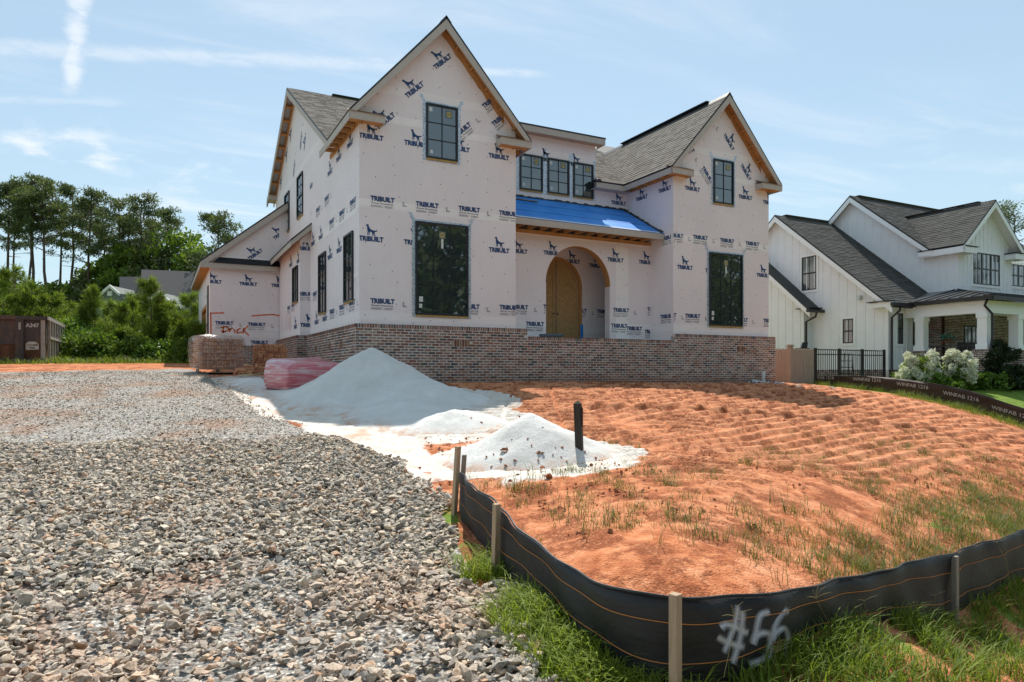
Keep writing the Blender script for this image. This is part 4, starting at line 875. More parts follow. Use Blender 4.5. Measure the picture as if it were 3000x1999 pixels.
def brick_face(parent,org,eu,nrm,L,courses,ztop_,npart=0,seed=1,gap=None,rowlock=True,mort=True,bat=None,pal=(BP,BPW)):
    """running-bond face: org = lower left (top course anchored at ztop_), eu along, nrm outwards"""
    O=Vector(org); eu=Vector(eu); n=Vector(nrm); r=np.random.default_rng(seed); items=[]
    for k in range(courses):
        z=ztop_-CP*(k+.5); u=0. if k%2 else -.0
        u=-BL/2*(k%2)
        while u<L-.01:
            a=max(u,0); b=min(u+BL,L); u+=BL
            if b-a<.03: continue
            if gap and gap((a+b)/2,z): continue
            items.append((TB,(a+b)/2,z,(b-a-.018)/(BL-.018)))
    if rowlock:
        x=.003
        while x<L-.02: items.append((TR,x+.031,ztop_+.052,1.)); x+=.0655
    c=Vector(CAM); items.sort(key=lambda q:(O+eu*q[1]-c).length); V=[];F=[];C=[];cache={}
    ang=math.atan2(eu.y,eu.x); ca,sa=math.cos(ang),math.sin(ang)
    for i,(T,u,z,sx) in enumerate(items):
        ci=r.choice(len(pal[0]),p=pal[1]/pal[1].sum()); tone=pal[0][ci]*r.uniform(.85,1.15); j=r.uniform(-.003,.003); p=O+eu*u+n*(-.0105+j); p.z=z+r.uniform(-.0015,.0015)
        if i<npart:
            key=(id(T),round(sx,2),ci)
            if key not in cache: cache[key]=mkmesh('brick',T[0]*np.array([sx,1,1]),T[1],BRICK,None,False,[(*pal[0][ci],1)]*len(T[0]))
            o=link('brick',cache[key],None,p); o.parent=parent; o.rotation_euler=(r.uniform(-.01,.01),r.uniform(-.006,.006),ang)
        else:
            W=T[0]*np.array([sx,1,1]); W=np.stack([W[:,0]*ca-W[:,1]*sa,W[:,0]*sa+W[:,1]*ca,W[:,2]],1)+np.array(p); b=len(V); V+=[tuple(q) for q in W]; F+=[tuple(q+b for q in f) for f in T[1]]; C+=[(*tone,1)]*len(W)
    if V: o=link('brick_field',mkmesh('brick_field',V,F,BRICK,None,False,C),parent); o['kind']='stuff'
ZR=2.65
ventF=lambda u,z: (2.50<u<2.93 and 2.24<z<2.44) or (12.1<u<12.45 and 2.24<z<2.44)
porch_gap=lambda u,z: (4.56<u<9.60 and z>ZR-3*CP)
bw=MB().box((0,.0,ZB-.1),(4.56,.10,ZR+.085)).box((4.56,.0,ZB-.1),(9.60,.10,ZR-3*CP+.08)).box((9.60,.0,ZB-.1),(13.8,.10,ZR+.085)).build('brick_base',MORTAR,HOUSE)
NFC=23
brick_face(bw,(0,0,0),(1,0,0),(0,-1,0),13.8,NFC,ZR,300,1,lambda u,z: porch_gap(u,z) or ventF(u,z),False)
def rowlock(x0,x1,z,y,parent,seed,n=None,eu=(1,0,0),nrm=(0,-1,0)): brick_face(parent,(x0,y,0),eu,nrm,x1-x0,0,z,0,seed)
rowlock(0,4.56,ZR,0,bw,2); rowlock(4.6,9.58,ZR-3*CP+.003,0,bw,3); rowlock(9.60,13.8,ZR,0,bw,4)
for (x0,n_) in ((2.50,6),(12.1,5)):
    for i in range(n_): boxo('vent_brick',(x0+i*.071,-.012+.006*(i%2),2.245),(x0+i*.071+.055,.02,2.43),mat('vent_clay%d'%(i%3),((.19,.075,.05),(.24,.12,.07),(.28,.19,.13))[i%3]),bw)
bl=MB().box((.001,.10,ZB-.1),(.10,6.0,ZR+.085)).build('brick_base',MORTAR,HOUSE)
brick_face(bl,(0,5.93,0),(0,-1,0),(-1,0,0),5.93,NFC,ZR,0,6)
bb=MB().box((-.295,5.93,ZB-.1),(.0,6.03,ZR+.08)).box((-.295,6.03,ZB-.1),(-.2,10.1,ZR+.08)).build('brick_base',MORTAR,HOUSE)
brick_face(bb,(-.30,5.93,0),(1,0,0),(0,-1,0),.30,20,ZR,0,7); brick_face(bb,(-.30,10.1,0),(0,-1,0),(-1,0,0),4.17,20,ZR,0,8)
bg=MB().box((-2.6,10.03,1.4),(-.3,10.14,2.52)).build('brick_base',MORTAR,HOUSE); brick_face(bg,(-2.6,10.03,0),(1,0,0),(0,-1,0),2.3,14,2.45,0,9)
for y in (1.3,2.6,4.4):
    for i in range(3): boxo('vent_brick',(-.012,y+i*.07,2.2),(.02,y+i*.07+.055,2.38),mat('vent_clay1',(.24,.12,.07)),bl)
# ---- print, placed from the photograph
def half_front(zf,x0,x1,zr): return None
def gable_clip(x0,x1,xc,zf,z0=2.78):
    s=1.12; zc=zf(xc)-.2; return [(-1,0,-(x0+.005)),(1,0,x1-.005),(-s,1,zc-s*xc),(s,1,zc+s*xc),(0,-1,-z0)]
FR=((1,0,0),(0,0,1),(0,-1,0)); LF=((0,-1,0),(0,0,1),(-1,0,0))
def prints(parent,plane,axis,items,clip,cut=None):
    ax=FR if axis=='F' else LF
    for it in items:
        k,px,py=it[:3]; a=math.radians(it[3]) if len(it)>3 else 0.
        p=onY(px,py,plane) if axis=='F' else onX(px,py,plane)
        if axis=='L': cl=[(a_*-1 if False else a_,b_,c_) for a_,b_,c_ in clip] if clip else None
        else: cl=clip
        decal(k,p,*ax,parent,a,cl,cut=cut)
prints(w_lg,YF,'F',[('B',1085,588),('B',1218,604),('B',1343,617),('B',1462,630),('B',1085,889),('B',1342,904),('B',1463,907),('A',1051,705),('A',1183,716),('A',1432,738),
  ('A',1051,403),('A',1184,424),('A',1312,438),('A',1431,462),('A',1277,206,43),('A',1194,290,43),('A',1108,382,43),('B',1419,320,43),('B',1335,408,43),('B',1447,372,43)],gable_clip(LG[0],LG[1],2.21,zlg))
prints(w_rg,YF,'F',[('B',1956,694),('B',2030,700),('B',2109,709),('B',2184,718),('A',1984,788),('A',2066,798),('A',2140,803),('A',2216,811),('B',1935,928),('B',2007,931),('B',2150,942),('B',2236,945),
  ('A',2006,556),('A',2163,581),('A',2235,597),('A',2118,396,-49),('A',2168,485,-49),('B',2055,492,-49),('B',1999,400,-49),('B',2062,309,-49)],gable_clip(RG[0],RG[1],11.6,zrg))
lc=lambda y0,y1,z0,z1:[(1,0,-y0),(-1,0,y1),(0,-1,-z0),(0,1,z1)]   # on left-facing walls u=-Y
prints(w_rl,RG[0],'L',[('A',1863,592),('A',1929,568),('A',1797,616),('B',1940,707),('B',1935,935)],lc(YF+.1,YM,2.6,7.5))
prints(w_m,YM,'F',[('A',1790,598)],[(1,0,RG[0]-.01),(0,-1,-6.9)])
prints(w_d,YM-.004,'F',[('A',1574,470),('A',1664,485),('A',1755,510)],[(1,0,8.42)])
prints(w_p,YP,'F',[('A',1490,740),('A',1592,746),('A',1779,766),('A',1871,773),('B',1492,905),('B',1592,905),('B',1796,914),('B',1896,912),('B',1540,955),('B',1835,968),('B',1888,978),('B',1790,960)],[(-1,0,-LG[1]-.01),(1,0,RG[0]-.01),(0,-1,-2.5)],lambda u,v: abs(u-DOORX)<1.14 and (v<4.2 or math.hypot(u-DOORX,v-4.2)<1.145))
prints(w_m,YM,'F',[('A',1652,770),('A',1725,783),('B',1748,918),('B',1672,915)],[(0,-1,-2.5)],lambda u,v: abs(u-DOORX)<.95 and (v<4.27 or math.hypot(u-DOORX,v-4.27)<.95))
prints(w_l,XW,'L',[('A',912,724),('A',934,706),('A',960,764),('A',986,745),('A',1017,440),('A',985,480),('A',960,520),('A',905,560),('B',926,626),('B',951,594),('B',965,662),('B',994,637),('B',1025,606),('B',897,640),('B',917,870),('B',966,922),('B',994,910),('B',1022,898),('A',922,952),('A',945,943)],lc(YF+.1,BY0-.01,2.72,7.5))
prints(w_l,XW,'L',[('A',851,420,60),('A',839,480,60),('A',823,560,60),('A',862,360,60),('B',880,440,60),('A',892,445,60),('B',860,520,60)],[(0,1,10.3),(1,0,-4.2)])
prints(w_bl,BX,'L',[('A',848,785),('A',869,775),('B',842,910),('B',854,902),('A',861,965)],lc(BY0+.1,9.9,2.7,5.6))
prints(w_bf,BY0,'F',[('B',866,866),('A',879,958),('A',866,732)],[(-1,0,-BX),(1,0,XW),(0,1,5.65),(0,-1,-2.72)])
prints(w_g,GY,'F',[('A',595,829),('A',701,836),('A',794,841),('B',630,951),('B',726,955),('B',818,958),('B',734,1008),('B',829,1010),('A',731,764,39),('A',805,704,39)],[(-1,0,-GX-.005),(1,0,BX-.01),(0,-1,-2.53)])
prints(w_gl,GX,'L',[('A',603,880),('A',597,905),('B',605,960)],[(1,0,-GY-.1),(-1,0,12.05)])
def fasteners(parent,plane,axis,u0,u1,z0,z1,ok,seed,step=.62):
    r=random.Random(seed); mb=MB(); z=z0+.1
    while z<z1:
        u=u0+r.uniform(.05,.4)
        while u<u1:
            a=u+r.uniform(-.06,.06); b=z+r.uniform(-.12,.12); u+=step*r.uniform(.7,1.3)
            if not ok(a,b): continue
            R=.013; c=[((a+R*math.cos(q)),b+R*math.sin(q)) for q in np.linspace(0,6.283,7)[:-1]]
            mb.add([(x,plane-.006,y) if axis=='F' else (plane-.006,x,y) for x,y in c],[tuple(range(6)) if axis=='F' else tuple(range(6))[::-1]])
        z+=.42
    o=mb.build('cap_nails',mat('nail_cap',(.10,.085,.085)),parent); o['kind']='stuff'
fasteners(w_lg,YF,'F',LG[0],LG[1],2.8,10.2,lambda u,z: z<zlg(u)-.25,1); fasteners(w_rg,YF,'F',RG[0],RG[1],2.8,10.2,lambda u,z: z<zrg(u)-.25,2); fasteners(w_l,XW,'L',YF,BY0,2.8,7.4,lambda u,z:True,3,.8); fasteners(w_g,GY,'F',GX,BX,2.6,7,lambda u,z: z<zg_(u)-.3,4); fasteners(w_p,YP,'F',LG[1],RG[0],2.6,5.5,lambda u,z: not(abs(u-DOORX)<1.2 and (z<4.2 or math.hypot(u-DOORX,z-4.2)<1.2)),5,1.1)
def lap(parent,plane,axis,pts,seed):
    """loose upper edge of a lower sheet under the next one: a thin wavy strip"""
    r=random.Random(seed)
    for (u0,u1,z0,hh) in pts:
        mb=MB()
        n=max(2,int((u1-u0)/.25)); P=[(u0+(u1-u0)*i/n,z0+r.uniform(-.008,.008)) for i in range(n+1)]
        for (a,za),(b,zb) in zip(P[:-1],P[1:]):
            q=[(a,za,.0035),(b,zb,.0035),(b,zb+hh,.0008),(a,za+hh,.0008)]; mb.add([(u,plane-d,z) if axis=='F' else (plane-d,u,z) for u,z,d in q],[(0,1,2,3) if axis=='F' else (3,2,1,0)])
        mb.build('sheet_lap',WRAP2,parent)
WRAP2=mat('wrap_lap',(.90,.86,.84),.5,.4,var=.04)
lap(w_lg,YF,'F',[(LG[0],1.5,5.56,.17),(2.93,LG[1],5.54,.17),(LG[0],1.8,7.62,.2),(2.64,LG[1],7.55,.16)],1); lap(w_rg,YF,'F',[(RG[0],11.04,5.60,.17),(12.44,RG[1],5.56,.17),(RG[0],11.2,7.62,.15),(12.06,RG[1],7.62,.15)],2)
lap(w_l,XW,'L',[(YF+.1,BY0,5.45,.14),(YF+.1,.63,3.9,.1)],3); lap(w_p,YP,'F',[(LG[1],5.8,3.0,.06),(8.15,RG[0],3.02,.06)],4); lap(w_g,GY,'F',[(GX,BX,3.1,.14)],5)
MB().add([(4.34,YP-.0035,2.46),(4.75,YP-.0035,2.46),(4.78,YP-.0035,5.5),(4.34,YP-.0035,5.5)],[(0,1,2,3)]).build('sheet_lap',WRAP2,w_p); MB().add([(8.32,YP-.0035,2.46),(8.80,YP-.0035,2.46),(8.78,YP-.0035,5.35),(8.74,YP-.0035,5.45),(8.30,YP-.0035,5.47)],[(0,1,2,3,4)]).build('sheet_lap',WRAP2,w_p)
# orange marking paint on the garage wall
def spray(name,strokes,plane,mat_,parent,w_=.03,off=.006,axis='F'):
    mb=MB()
    for st in strokes:
        P=[onY(x,y,plane) if axis=='F' else onX(x,y,plane) for x,y in st]
        for a,b in zip(P[:-1],P[1:]):
            d=(b-a).normalized(); n=Vector((0,-1,0)) if axis=='F' else Vector((-1,0,0)); s=d.cross(n)*(w_/2); e=d*w_*.4; o=n*off
            mb.add([a-e-s+o,b+e-s+o,b+e+s+o,a-e+s+o],[(0,1,2,3)] if axis=='F' else [(3,2,1,0)])
    return mb.build(name,mat_,parent)
spray('orange_marking',[[(618,978),(617,918),(655,917)],[(738,926),(775,923),(800,922),(833,928),(833,1000)],
  [(655,958),(653,975),(657,972)],[(648,960),(665,957),(672,966),(660,972),(648,970)],[(672,972),(676,964),(682,962)],[(686,966),(688,975)],[(704,962),(694,968),(696,976),(708,974)],[(714,962),(712,976)],[(726,956),(713,968)],[(713,968),(728,982)]],GY,ORANGE,w_g,.045)
spray('orange_marking',[[(840,925),(841,965)],[(846,930),(847,960)],[(851,922),(851,970)]],BX,mat('orange_faint',(.66,.36,.28)),w_bl,.05,axis='L')
# ================================================================ things on the lot
# ---- silt fence along the street corner
FTOP=[.60,.64,.60,.49,.517,.411,.30,.203,.10,-.02,-.25]
def catmull(P,m):
    P=[np.array(p,float) for p in P]; P=[2*P[0]-P[1]]+P+[2*P[-1]-P[-2]]; out=[]
    for i in range(1,len(P)-2):
        for t in np.linspace(0,1,m,endpoint=False):
            a,b,c,d=P[i-1],P[i],P[i+1],P[i+2]; out.append(.5*((2*b)+(c-a)*t+(2*a-5*b+4*c-d)*t*t+(3*b-a-3*c+d)*t**3))
    out.append(P[-2]); return np.array(out)
FABRIC=m_fabric('silt_fabric',(.013,.013,.014)); FABRIC2=m_fabric('brown_silt_fabric',(.030,.018,.013)); STRING=mat('orange_thread',(.50,.20,.06),.7,.2)
def lin3(P,m):
    out=[]
    for a,b in zip(P[:-1],P[1:]):
        for t in np.linspace(0,1,m,endpoint=False): out.append(np.array(a)*(1-t)+np.array(b)*t)
    out.append(np.array(P[-1])); return np.array(out)
def silt_fence(name,label,path,tops,bot,mat_,rows,fracs,seed,stakes,stakemat,lettering=None,curve=True,amp=.019,thread=.0028,side=1):
    P=catmull([(x,y,z) for (x,y),z in zip(path,tops)],14) if curve else lin3([(x,y,z) for (x,y),z in zip(path,tops)],14)
    fe=empty(name,(P[len(P)//2][0],P[len(P)//2][1],bot(P[len(P)//2][0],P[len(P)//2][1])),label,'silt fence')
    T=np.gradient(P[:,:2],axis=0); T/=np.linalg.norm(T,axis=1)[:,None]; N=np.stack([T[:,1],-T[:,0]],1)*side; s=np.r_[0,np.cumsum(np.linalg.norm(np.diff(P[:,:2],axis=0),axis=1))]
    rng=np.random.default_rng(seed); V=[];zb=np.array([bot(p[0],p[1]) for p in P])-.04; k=rows
    wob=lambda fr,i: amp*(math.sin(s[i]*5.1+fr*2.2+seed)+.6*math.sin(s[i]*11.7-fr*5))*(1-.2*fr)
    def at(i,fr,off=0.):
        z=P[i,2]*(1-fr)+zb[i]*fr; o=wob(fr,i)+off; return (P[i,0]+N[i,0]*o,P[i,1]+N[i,1]*o,z)
    for i in range(len(P)):
        for j in range(k+1): V.append(at(i,j/k,.02*math.sin(j*2.1+s[i])*(j==0)))
    n=k+1; F=[(i*n+j,i*n+j+1,(i+1)*n+j+1,(i+1)*n+j) for i in range(len(P)-1) for j in range(k)]
    me=mkmesh('fabric',V,F,mat_,None,True); fo=link('fabric',me,fe); so=fo.modifiers.new('thick','SOLIDIFY'); so.thickness=.003; so.offset=0
    for fr in fracs: MB().tube([at(i,fr,.006) for i in range(0,len(P))],thread,5).build('thread',STRING,fe)
    MB().tube([at(i,0.,.0) for i in range(len(P))],.008,6).build('hem',mat_,fe)
    return fe,at,P,s
def outz(x,y): return gz(x,y)
sf,sat,SP,_s=silt_fence('silt_fence','black silt fence curving round the street corner of the lot, spray-painted with a lot number',FENCE,FTOP,lambda x,y:min(gz(x-.3*0,y-.25),gz(x,y)),FABRIC,8,(.22,.56),3,[],STAKE)
def stake(x,y,z0,z1,w_,lean=(0,0),yaw=0.,m=STAKE,parent=None,name='stake'):
    mb=MB(); h=w_/2; c,s=math.cos(yaw),math.sin(yaw); q=[(x+(a*c-b*s)*h,y+(a*s+b*c)*h,z0) for a,b in ((-1,-1),(1,-1),(1,1),(-1,1))]
    mb.prism(q,(lean[0],lean[1],z1-z0)); return mb.build(name,m,parent,bevel=.003)
stake(-1.66,-10.02,.1,.90,.045,(.06,.02),.3,STAKE,sf); stake(-1.53,-9.90,.25,.80,.04,(.05,.03),.9,GREYWOOD,sf); stake(-1.975,-11.56,-.05,.655,.046,(0.02,0.0),.2,STAKE,sf); stake(-1.975,-13.50,-.25,.568,.046,(.0,.0),.25,STAKE,sf); stake(1.30,-12.88,-.55,.195,.040,(.0,0),.1,GREYWOOD,sf); stake(3.9,-12.38,-.7,.02,.04,(0,0),.2,GREYWOOD,sf)
# lot number in white spray, read off the photograph and laid on the fabric
SPRAY=NT('white_spray'); _a=SPRAY.attr('tone'); _n=SPRAY.noise(160,None,3,.7); SPRAY.base((.62,.62,.64),.8,.2); SPRAY.L.new(SPRAY.math('MULTIPLY',SPRAY.rgb(_a)[0],SPRAY.rng(_n,.18,.55,.55,1)),SPRAY.b.inputs['Alpha']); SPRAY=SPRAY.m
def fence_point(px,py,off=.02):
    r=ray(px,py); best=None
    for a,b in zip(SP[:-1],SP[1:]):
        ux,uy=b[0]-a[0],b[1]-a[1]; det=r[0]*(-uy)+ux*r[1]
        if abs(det)<1e-9: continue
        qx,qy=a[0]-CAM[0],a[1]-CAM[1]; t=(qx*(-uy)+ux*qy)/det; s=(r[0]*qy-r[1]*qx)/det
        if -.02<=s<=1.02 and t>2.2 and (best is None or t<best): best=t
    t=best-off; return Vector((CAM[0]+t*r[0],CAM[1]+t*r[1],CAM[2]+t*r[2]))
def spray_soft(name,strokes,parent,w_,off=.02):
    V=[];F=[];C=[]; prof=[(-1,0),(-.55,.35),(0,.85),(.55,.35),(1,0)]
    for st,wk in strokes:
        st=catmull([(x,y) for x,y in st],6); P=[fence_point(x,y,off) for x,y in st]; n=len(P)
        for i,p in enumerate(P):
            d=(P[min(i+1,n-1)]-P[max(i-1,0)]).normalized(); vw=(p-Vector(CAM)).normalized(); sd=d.cross(vw).normalized(); e=min(1,min(i,n-1-i)/2+.25)
            for q,al in prof: V.append(p+sd*q*w_*wk); C.append((al*e,)*3+(1,))
        b=len(V)-5*n
        for i in range(n-1):
            for j in range(4): F.append((b+i*5+j,b+i*5+j+1,b+(i+1)*5+j+1,b+(i+1)*5+j))
    return link(name,mkmesh(name,V,F,SPRAY,None,False,C),parent)
def zz(L): return [(2000+x/2.353,1500+y/2.353) for x,y in L]
spray_soft('spray_number',[(zz([(380,640),(372,720),(355,790),(325,870),(285,975)]),.9),(zz([(415,680),(410,760),(400,850),(370,960),(345,1050)]),1.),(zz([(262,800),(300,778),(360,790),(410,820),(455,838)]),1.1),(zz([(238,860),(290,890),(350,915),(430,935)]),1.1),
  (zz([(603,688),(555,700),(528,730),(505,830),(485,915)]),1.05),(zz([(485,915),(505,860),(555,835),(598,850),(603,920),(580,1000),(500,1040),(455,1055)]),1.1),
  (zz([(735,690),(700,685),(660,730),(628,820),(612,890)]),1.1),(zz([(612,890),(640,840),(690,802),(722,840),(722,920),(700,990),(660,1070)]),1.)],sf,.021,.06)
# ---- brown silt fence on the side boundary
SPX=[(17.5,-9.5),(17.5,-7.2),(17.5,-5.4),(17.5,-3.9),(17.5,-2.2),(17.5,-.62),(17.5,1.2),(17.5,2.85),(17.4,6.)]; SPT=[-.25,.2,.594,1.055,1.34,1.47,1.48,1.49,1.55]
sb,bat_,BPp,bs=silt_fence('silt_fence','long brown silt fence along the side boundary, printed with white lettering',SPX,SPT,lambda x,y: gz(x,y)-.02,FABRIC2,6,(.16,.58),5,[],STAKE,curve=True,amp=.006,thread=.006,side=1)
WH=mat('white_print',(.45,.44,.43),.7,.2); _wf=fit(font_mesh('WINFAB 1216',1,.01),1.05,.115)
for yc,fz in ((-5.1,.40),(-3.7,.38),(-2.2,.36),(-.6,.33),(1.2,.3),(3.0,.3),(-6.6,.40)):
    i=int(np.argmin(np.abs(BPp[:,1]-yc-.3))); z=bat_(i,fz)[2]; sl_=(np.interp(yc-.5,[p[1] for p in SPX],SPT)-np.interp(yc+.5,[p[1] for p in SPX],SPT))
    V,F=_wf; mb=MB(); mb.add([(17.5-.030,yc+.5-x,z+y+sl_*x*.9) for x,y in V],F); mb.build('printed_name',WH,sb)
for y in (-5.5,-2.35,-.1,2.2): stake(17.56,y,gz(17.5,y)-.1,float(np.interp(y,[p[1] for p in SPX],SPT))+.03,.04,(0,0),0,GREYWOOD,sb)
# ---- post standing in the sand
DARKW=m_wood('dark_post_wood',(.060,.050,.042),.3,22)
px_,py_=.22,-9.30; zt=gzs(px_,py_)+.56; mb=MB(); h=.040; z0=gzs(px_,py_)-.25; c,s=math.cos(.75),math.sin(.75); q=[(px_+(a*c-b*s)*h,py_+(a*s+b*c)*h) for a,b in ((-1,-1),(1,-1),(1,1),(-1,1))]
lx=-.035; mb.prism([(x,y,z0) for x,y in q],(lx,0,zt-.035-z0)); b=len(mb.V); mb.add([(x+lx,y,zt-.035) for x,y in q]+[(px_+lx,py_,zt)],[(0,1,4),(1,2,4),(2,3,4),(3,0,4)])
po=empty('wooden_post',(px_,py_,z0+.25),'short dark timber post with a pointed top stuck in the sand mound','post'); mb.build('shaft',DARKW,po)
m=[(q[0][0]+q[1][0])/2+lx*.75,(q[0][1]+q[1][1])/2]; nv=Vector(((q[0][0]+q[1][0])/2-px_,(q[0][1]+q[1][1])/2-py_,0)).normalized(); tv=Vector((q[1][0]-q[0][0],q[1][1]-q[0][1],0)).normalized()
ce=Vector((m[0],m[1],zt-.19))+nv*.004; MB().prism([ce-tv*.030-Vector((0,0,.11)),ce+tv*.030-Vector((0,0,.11)),ce+tv*.030+Vector((0,0,.11)),ce-tv*.030+Vector((0,0,.11))],nv*.006).build('dark_plate',mat('rust_plate',(.035,.015,.012),.6,.3),po)
# ---- brick packs
CLAYB=mat('new_brick',(.62,.31,.17),.9,.15,var=.2,scale=14,bump=.4)
CLAYB2=mat('new_brick_red',(.48,.20,.12),.9,.15,var=.2,scale=14,bump=.4); HOLE=mat('brick_hole',(.03,.018,.014))
def mk_brick(l=.193,w=.092,h=.057,mt=CLAYB):
    bm=bmesh.new(); bmesh.ops.create_cube(bm,size=1); bmesh.ops.scale(bm,vec=(l,w,h),verts=bm.verts); bmesh.ops.bevel(bm,geom=bm.edges[:],offset=.004,segments=1,affect='EDGES'); me=bpy.data.meshes.new('brick'); bm.to_mesh(me); bm.free()
    V=[v.co[:] for v in me.vertices]; F=[tuple(p.vertices) for p in me.polygons]; M=[0]*len(F); mb=MB(); mb.V=V; mb.F=F; mb.M=M
    for z in (h/2+.001,-h/2-.001):
        for i in (-1,0,1): b=len(mb.V); mb.V+=[(i*.055+.016*math.cos(a),.016*math.sin(a),z) for a in np.linspace(0,2*math.pi,9)[:-1]]; mb.F.append(tuple(range(b,b+8)) if z>0 else tuple(range(b,b+8))[::-1]); mb.M.append(1)
    bpy.data.meshes.remove(me); return mkmesh('brick',mb.V,mb.F,[mt,HOLE],mb.M)
BM=[mk_brick(),mk_brick(mt=CLAYB2)]
def pallet(x,y,z,w_,d,parent,m=None,h=.11):
    m=m or GREYWOOD
    for i in range(6): yy=y-d/2+i*(d-.09)/5; boxo('deck_board',(x-w_/2,yy,z+h-.018),(x+w_/2,yy+.09,z+h),m,parent)
    for i in (-1,0,1): xx=x+i*(w_/2-.02); boxo('stringer',(xx-.02,y-d/2,z+.018),(xx+.02,y+d/2,z+h-.018),m,parent)
    for i in range(3): yy=y-d/2+i*(d-.09)/2; boxo('bottom_board',(x-w_/2,yy,z),(x+w_/2,yy+.09,z+.018),m,parent)
def brick_pack(root,x,y,z,nx,ny,nz,dx,dy,dz,rotb,seed,yaw=0.,skip=0.):
    r=random.Random(seed); c,s=math.cos(yaw),math.sin(yaw)
    for k in range(nz):
        for i in range(nx):
            for j in range(ny):
                if 0<i<nx-1 and 0<j<ny-1 and k<nz-1: continue          # only the outside of the pack
                if r.random()<skip: continue
                a=x+(i-(nx-1)/2)*dx+r.uniform(-.006,.006); b=y+(j-(ny-1)/2)*dy+r.uniform(-.008,.008); o=link('brick',BM[r.random()<.35],None,Vector((x+(a-x)*c-(b-y)*s,y+(a-x)*s+(b-y)*c,z+dz*(k+.5))))
                o.rotation_euler=(rotb[0],rotb[1],rotb[2]+yaw+r.uniform(-.03,.03)); attach(o,root)
# film-wrapped cube of bricks
wx,wy=-2.62,4.75; wz=gz(wx,wy); wp=empty('wrapped_brick_pallet',(wx,wy,wz),'tall pallet of bricks wrapped in clear film, left of the open brick stack','pallet'); pallet(wx,wy,wz-.02,1.1,.9,wp)
brick_pack(wp,wx,wy,wz+.10,17,4,8,.066,.2,.103,(math.pi/2,0,math.pi/2),3,yaw=.22)
FILM=m_plastic('stretch_film',(.42,.34,.30),.75,.16)
def film(name,x,y,z0,w_,d,h,lean,m,parent,seed,yaw=0.,slope=0.,bul=.04,tip=0.):
    V=[];n=40;rows=10;c,s=math.cos(yaw),math.sin(yaw); r=np.random.default_rng(seed)
    for k in range(rows+1):
        t=k/rows
        for i in range(n):
            a=2*math.pi*i/n; ca,sa=math.cos(a),math.sin(a); e=.13; u=np.sign(ca)*abs(ca)**e*(w_/2); v=np.sign(sa)*abs(sa)**e*(d/2); f=1+bul*math.sin(math.pi*min(1,t*1.05))+.012*math.sin(a*9+k*1.9+seed); 
            if k==rows: f*=.90
            if k==0: f*=.96
            u*=f; v*=f; z=z0+h*t+.012*math.sin(a*5+k)+slope*u*t+tip*v*t
            V.append((x+u*c-v*s+lean*t,y+u*s+v*c,z))
    F=[(k*n+i,k*n+(i+1)%n,(k+1)*n+(i+1)%n,(k+1)*n+i) for k in range(rows) for i in range(n)]
    V.append((x+lean,y,z0+h+.02)); F+=[(rows*n+i,rows*n+(i+1)%n,len(V)-1) for i in range(n)]
    return link(name,mkmesh(name,V,F,m,None,True),parent)
film('stretch_film',wx,wy,wz+.07,1.24,.98,.93,-.05,FILM,wp,2,yaw=.22,slope=.02,bul=.05)
# open stack
sx_,sy_=-1.22,5.0; sz=gz(sx_,sy_); bp=empty('brick_stack',(sx_,sy_,sz),'open stack of orange bricks on a pallet beside the bump-out','brick stack'); pallet(sx_,sy_,sz-.02,.95,.85,bp)
for k_ in range(7):
    if k_%3==1: brick_pack(bp,sx_,sy_,sz+.09+k_*.097,4,9,1,.2,.088,.097,(math.pi/2,0,0),5+k_,yaw=.1)
    else: brick_pack(bp,sx_-.03*(k_>5),sy_,sz+.09+k_*.097,12-(k_>5),4,1,.0665,.2,.097,(math.pi/2,0,math.pi/2),5+k_,yaw=.1)
# heap of loose bricks in front
lb=[(-2.28,3.35),(-2.15,3.4),(-1.98,3.38),(-1.8,3.42),(-2.22,3.5),(-1.62,3.5),(-1.5,3.62),(-1.38,3.55),(-1.3,3.75),(-1.22,3.6)]
rb=random.Random(8)
for i,(x,y) in enumerate(lb+lb[1:5]+lb[5:10]+lb[2:4]+lb[6:9]):
    up=(i>=len(lb))+(i>=len(lb)+9); o=link('loose_brick',BM[i%3==0],None,Vector((x+rb.uniform(-.04,.04),y+rb.uniform(-.03,.03),gz(x,y)+.06+.098*up))); o.rotation_euler=(rb.choice([math.pi/2,math.pi/2,0])+rb.uniform(-.15,.15),rb.uniform(-.2,.2),rb.uniform(-.5,.5)+1.57*(i%4==0)); props(o,'loose cored brick in the heap between the two brick pallets','brick','loose bricks heaped in front of the pallets')
hz=[( -2.15,3.2),(-1.8,3.12),(-1.5,3.35),(-1.25,3.7)]; MB().tube([(x,y,gz(x,y)+.02+.03*i) for i,(x,y) in enumerate(hz)],.012,6).build('strap',mat('green_strap',(.34,.42,.22),.5,.3),None,True,True)
so_=bpy.data.objects[-1] if False else None
for o in COL.objects:
    if o.name.startswith('strap'): props(o,'pale green packing strap lying by the loose bricks','strap')
# empty pallet with red film
ex,ey=-1.35,1.5; ez=gz(ex,ey); ep=empty('empty_pallet',(ex,ey,ez),'low wooden pallet with torn red film, behind the red wrapped bags','pallet'); pallet(ex,ey,ez,1.0,.8,ep,STAKE); boxo('red_film',(ex-.52,ey-.42,ez+.11),(ex+.2,ey+.35,ez+.135),m_plastic('red_film_scrap',(.42,.06,.07),.3,1),ep)
# red bags in film on the sand slope
rx,ry=-1.26,-.5; rz=gz(rx,ry); rbg=empty('wrapped_bag_pallet',(rx,ry,rz),'low pallet of red bags under cloudy clear film, resting against the sand heap','pallet')
REDF=m_plastic('red_bag_film',(.55,.085,.115),.6,1.,(.5,.5,7))
film('wrapped_bags',rx,ry,rz+.02,1.36,1.0,.60,.03,REDF,rbg,4,yaw=.36,slope=.06,bul=.05,tip=.20)
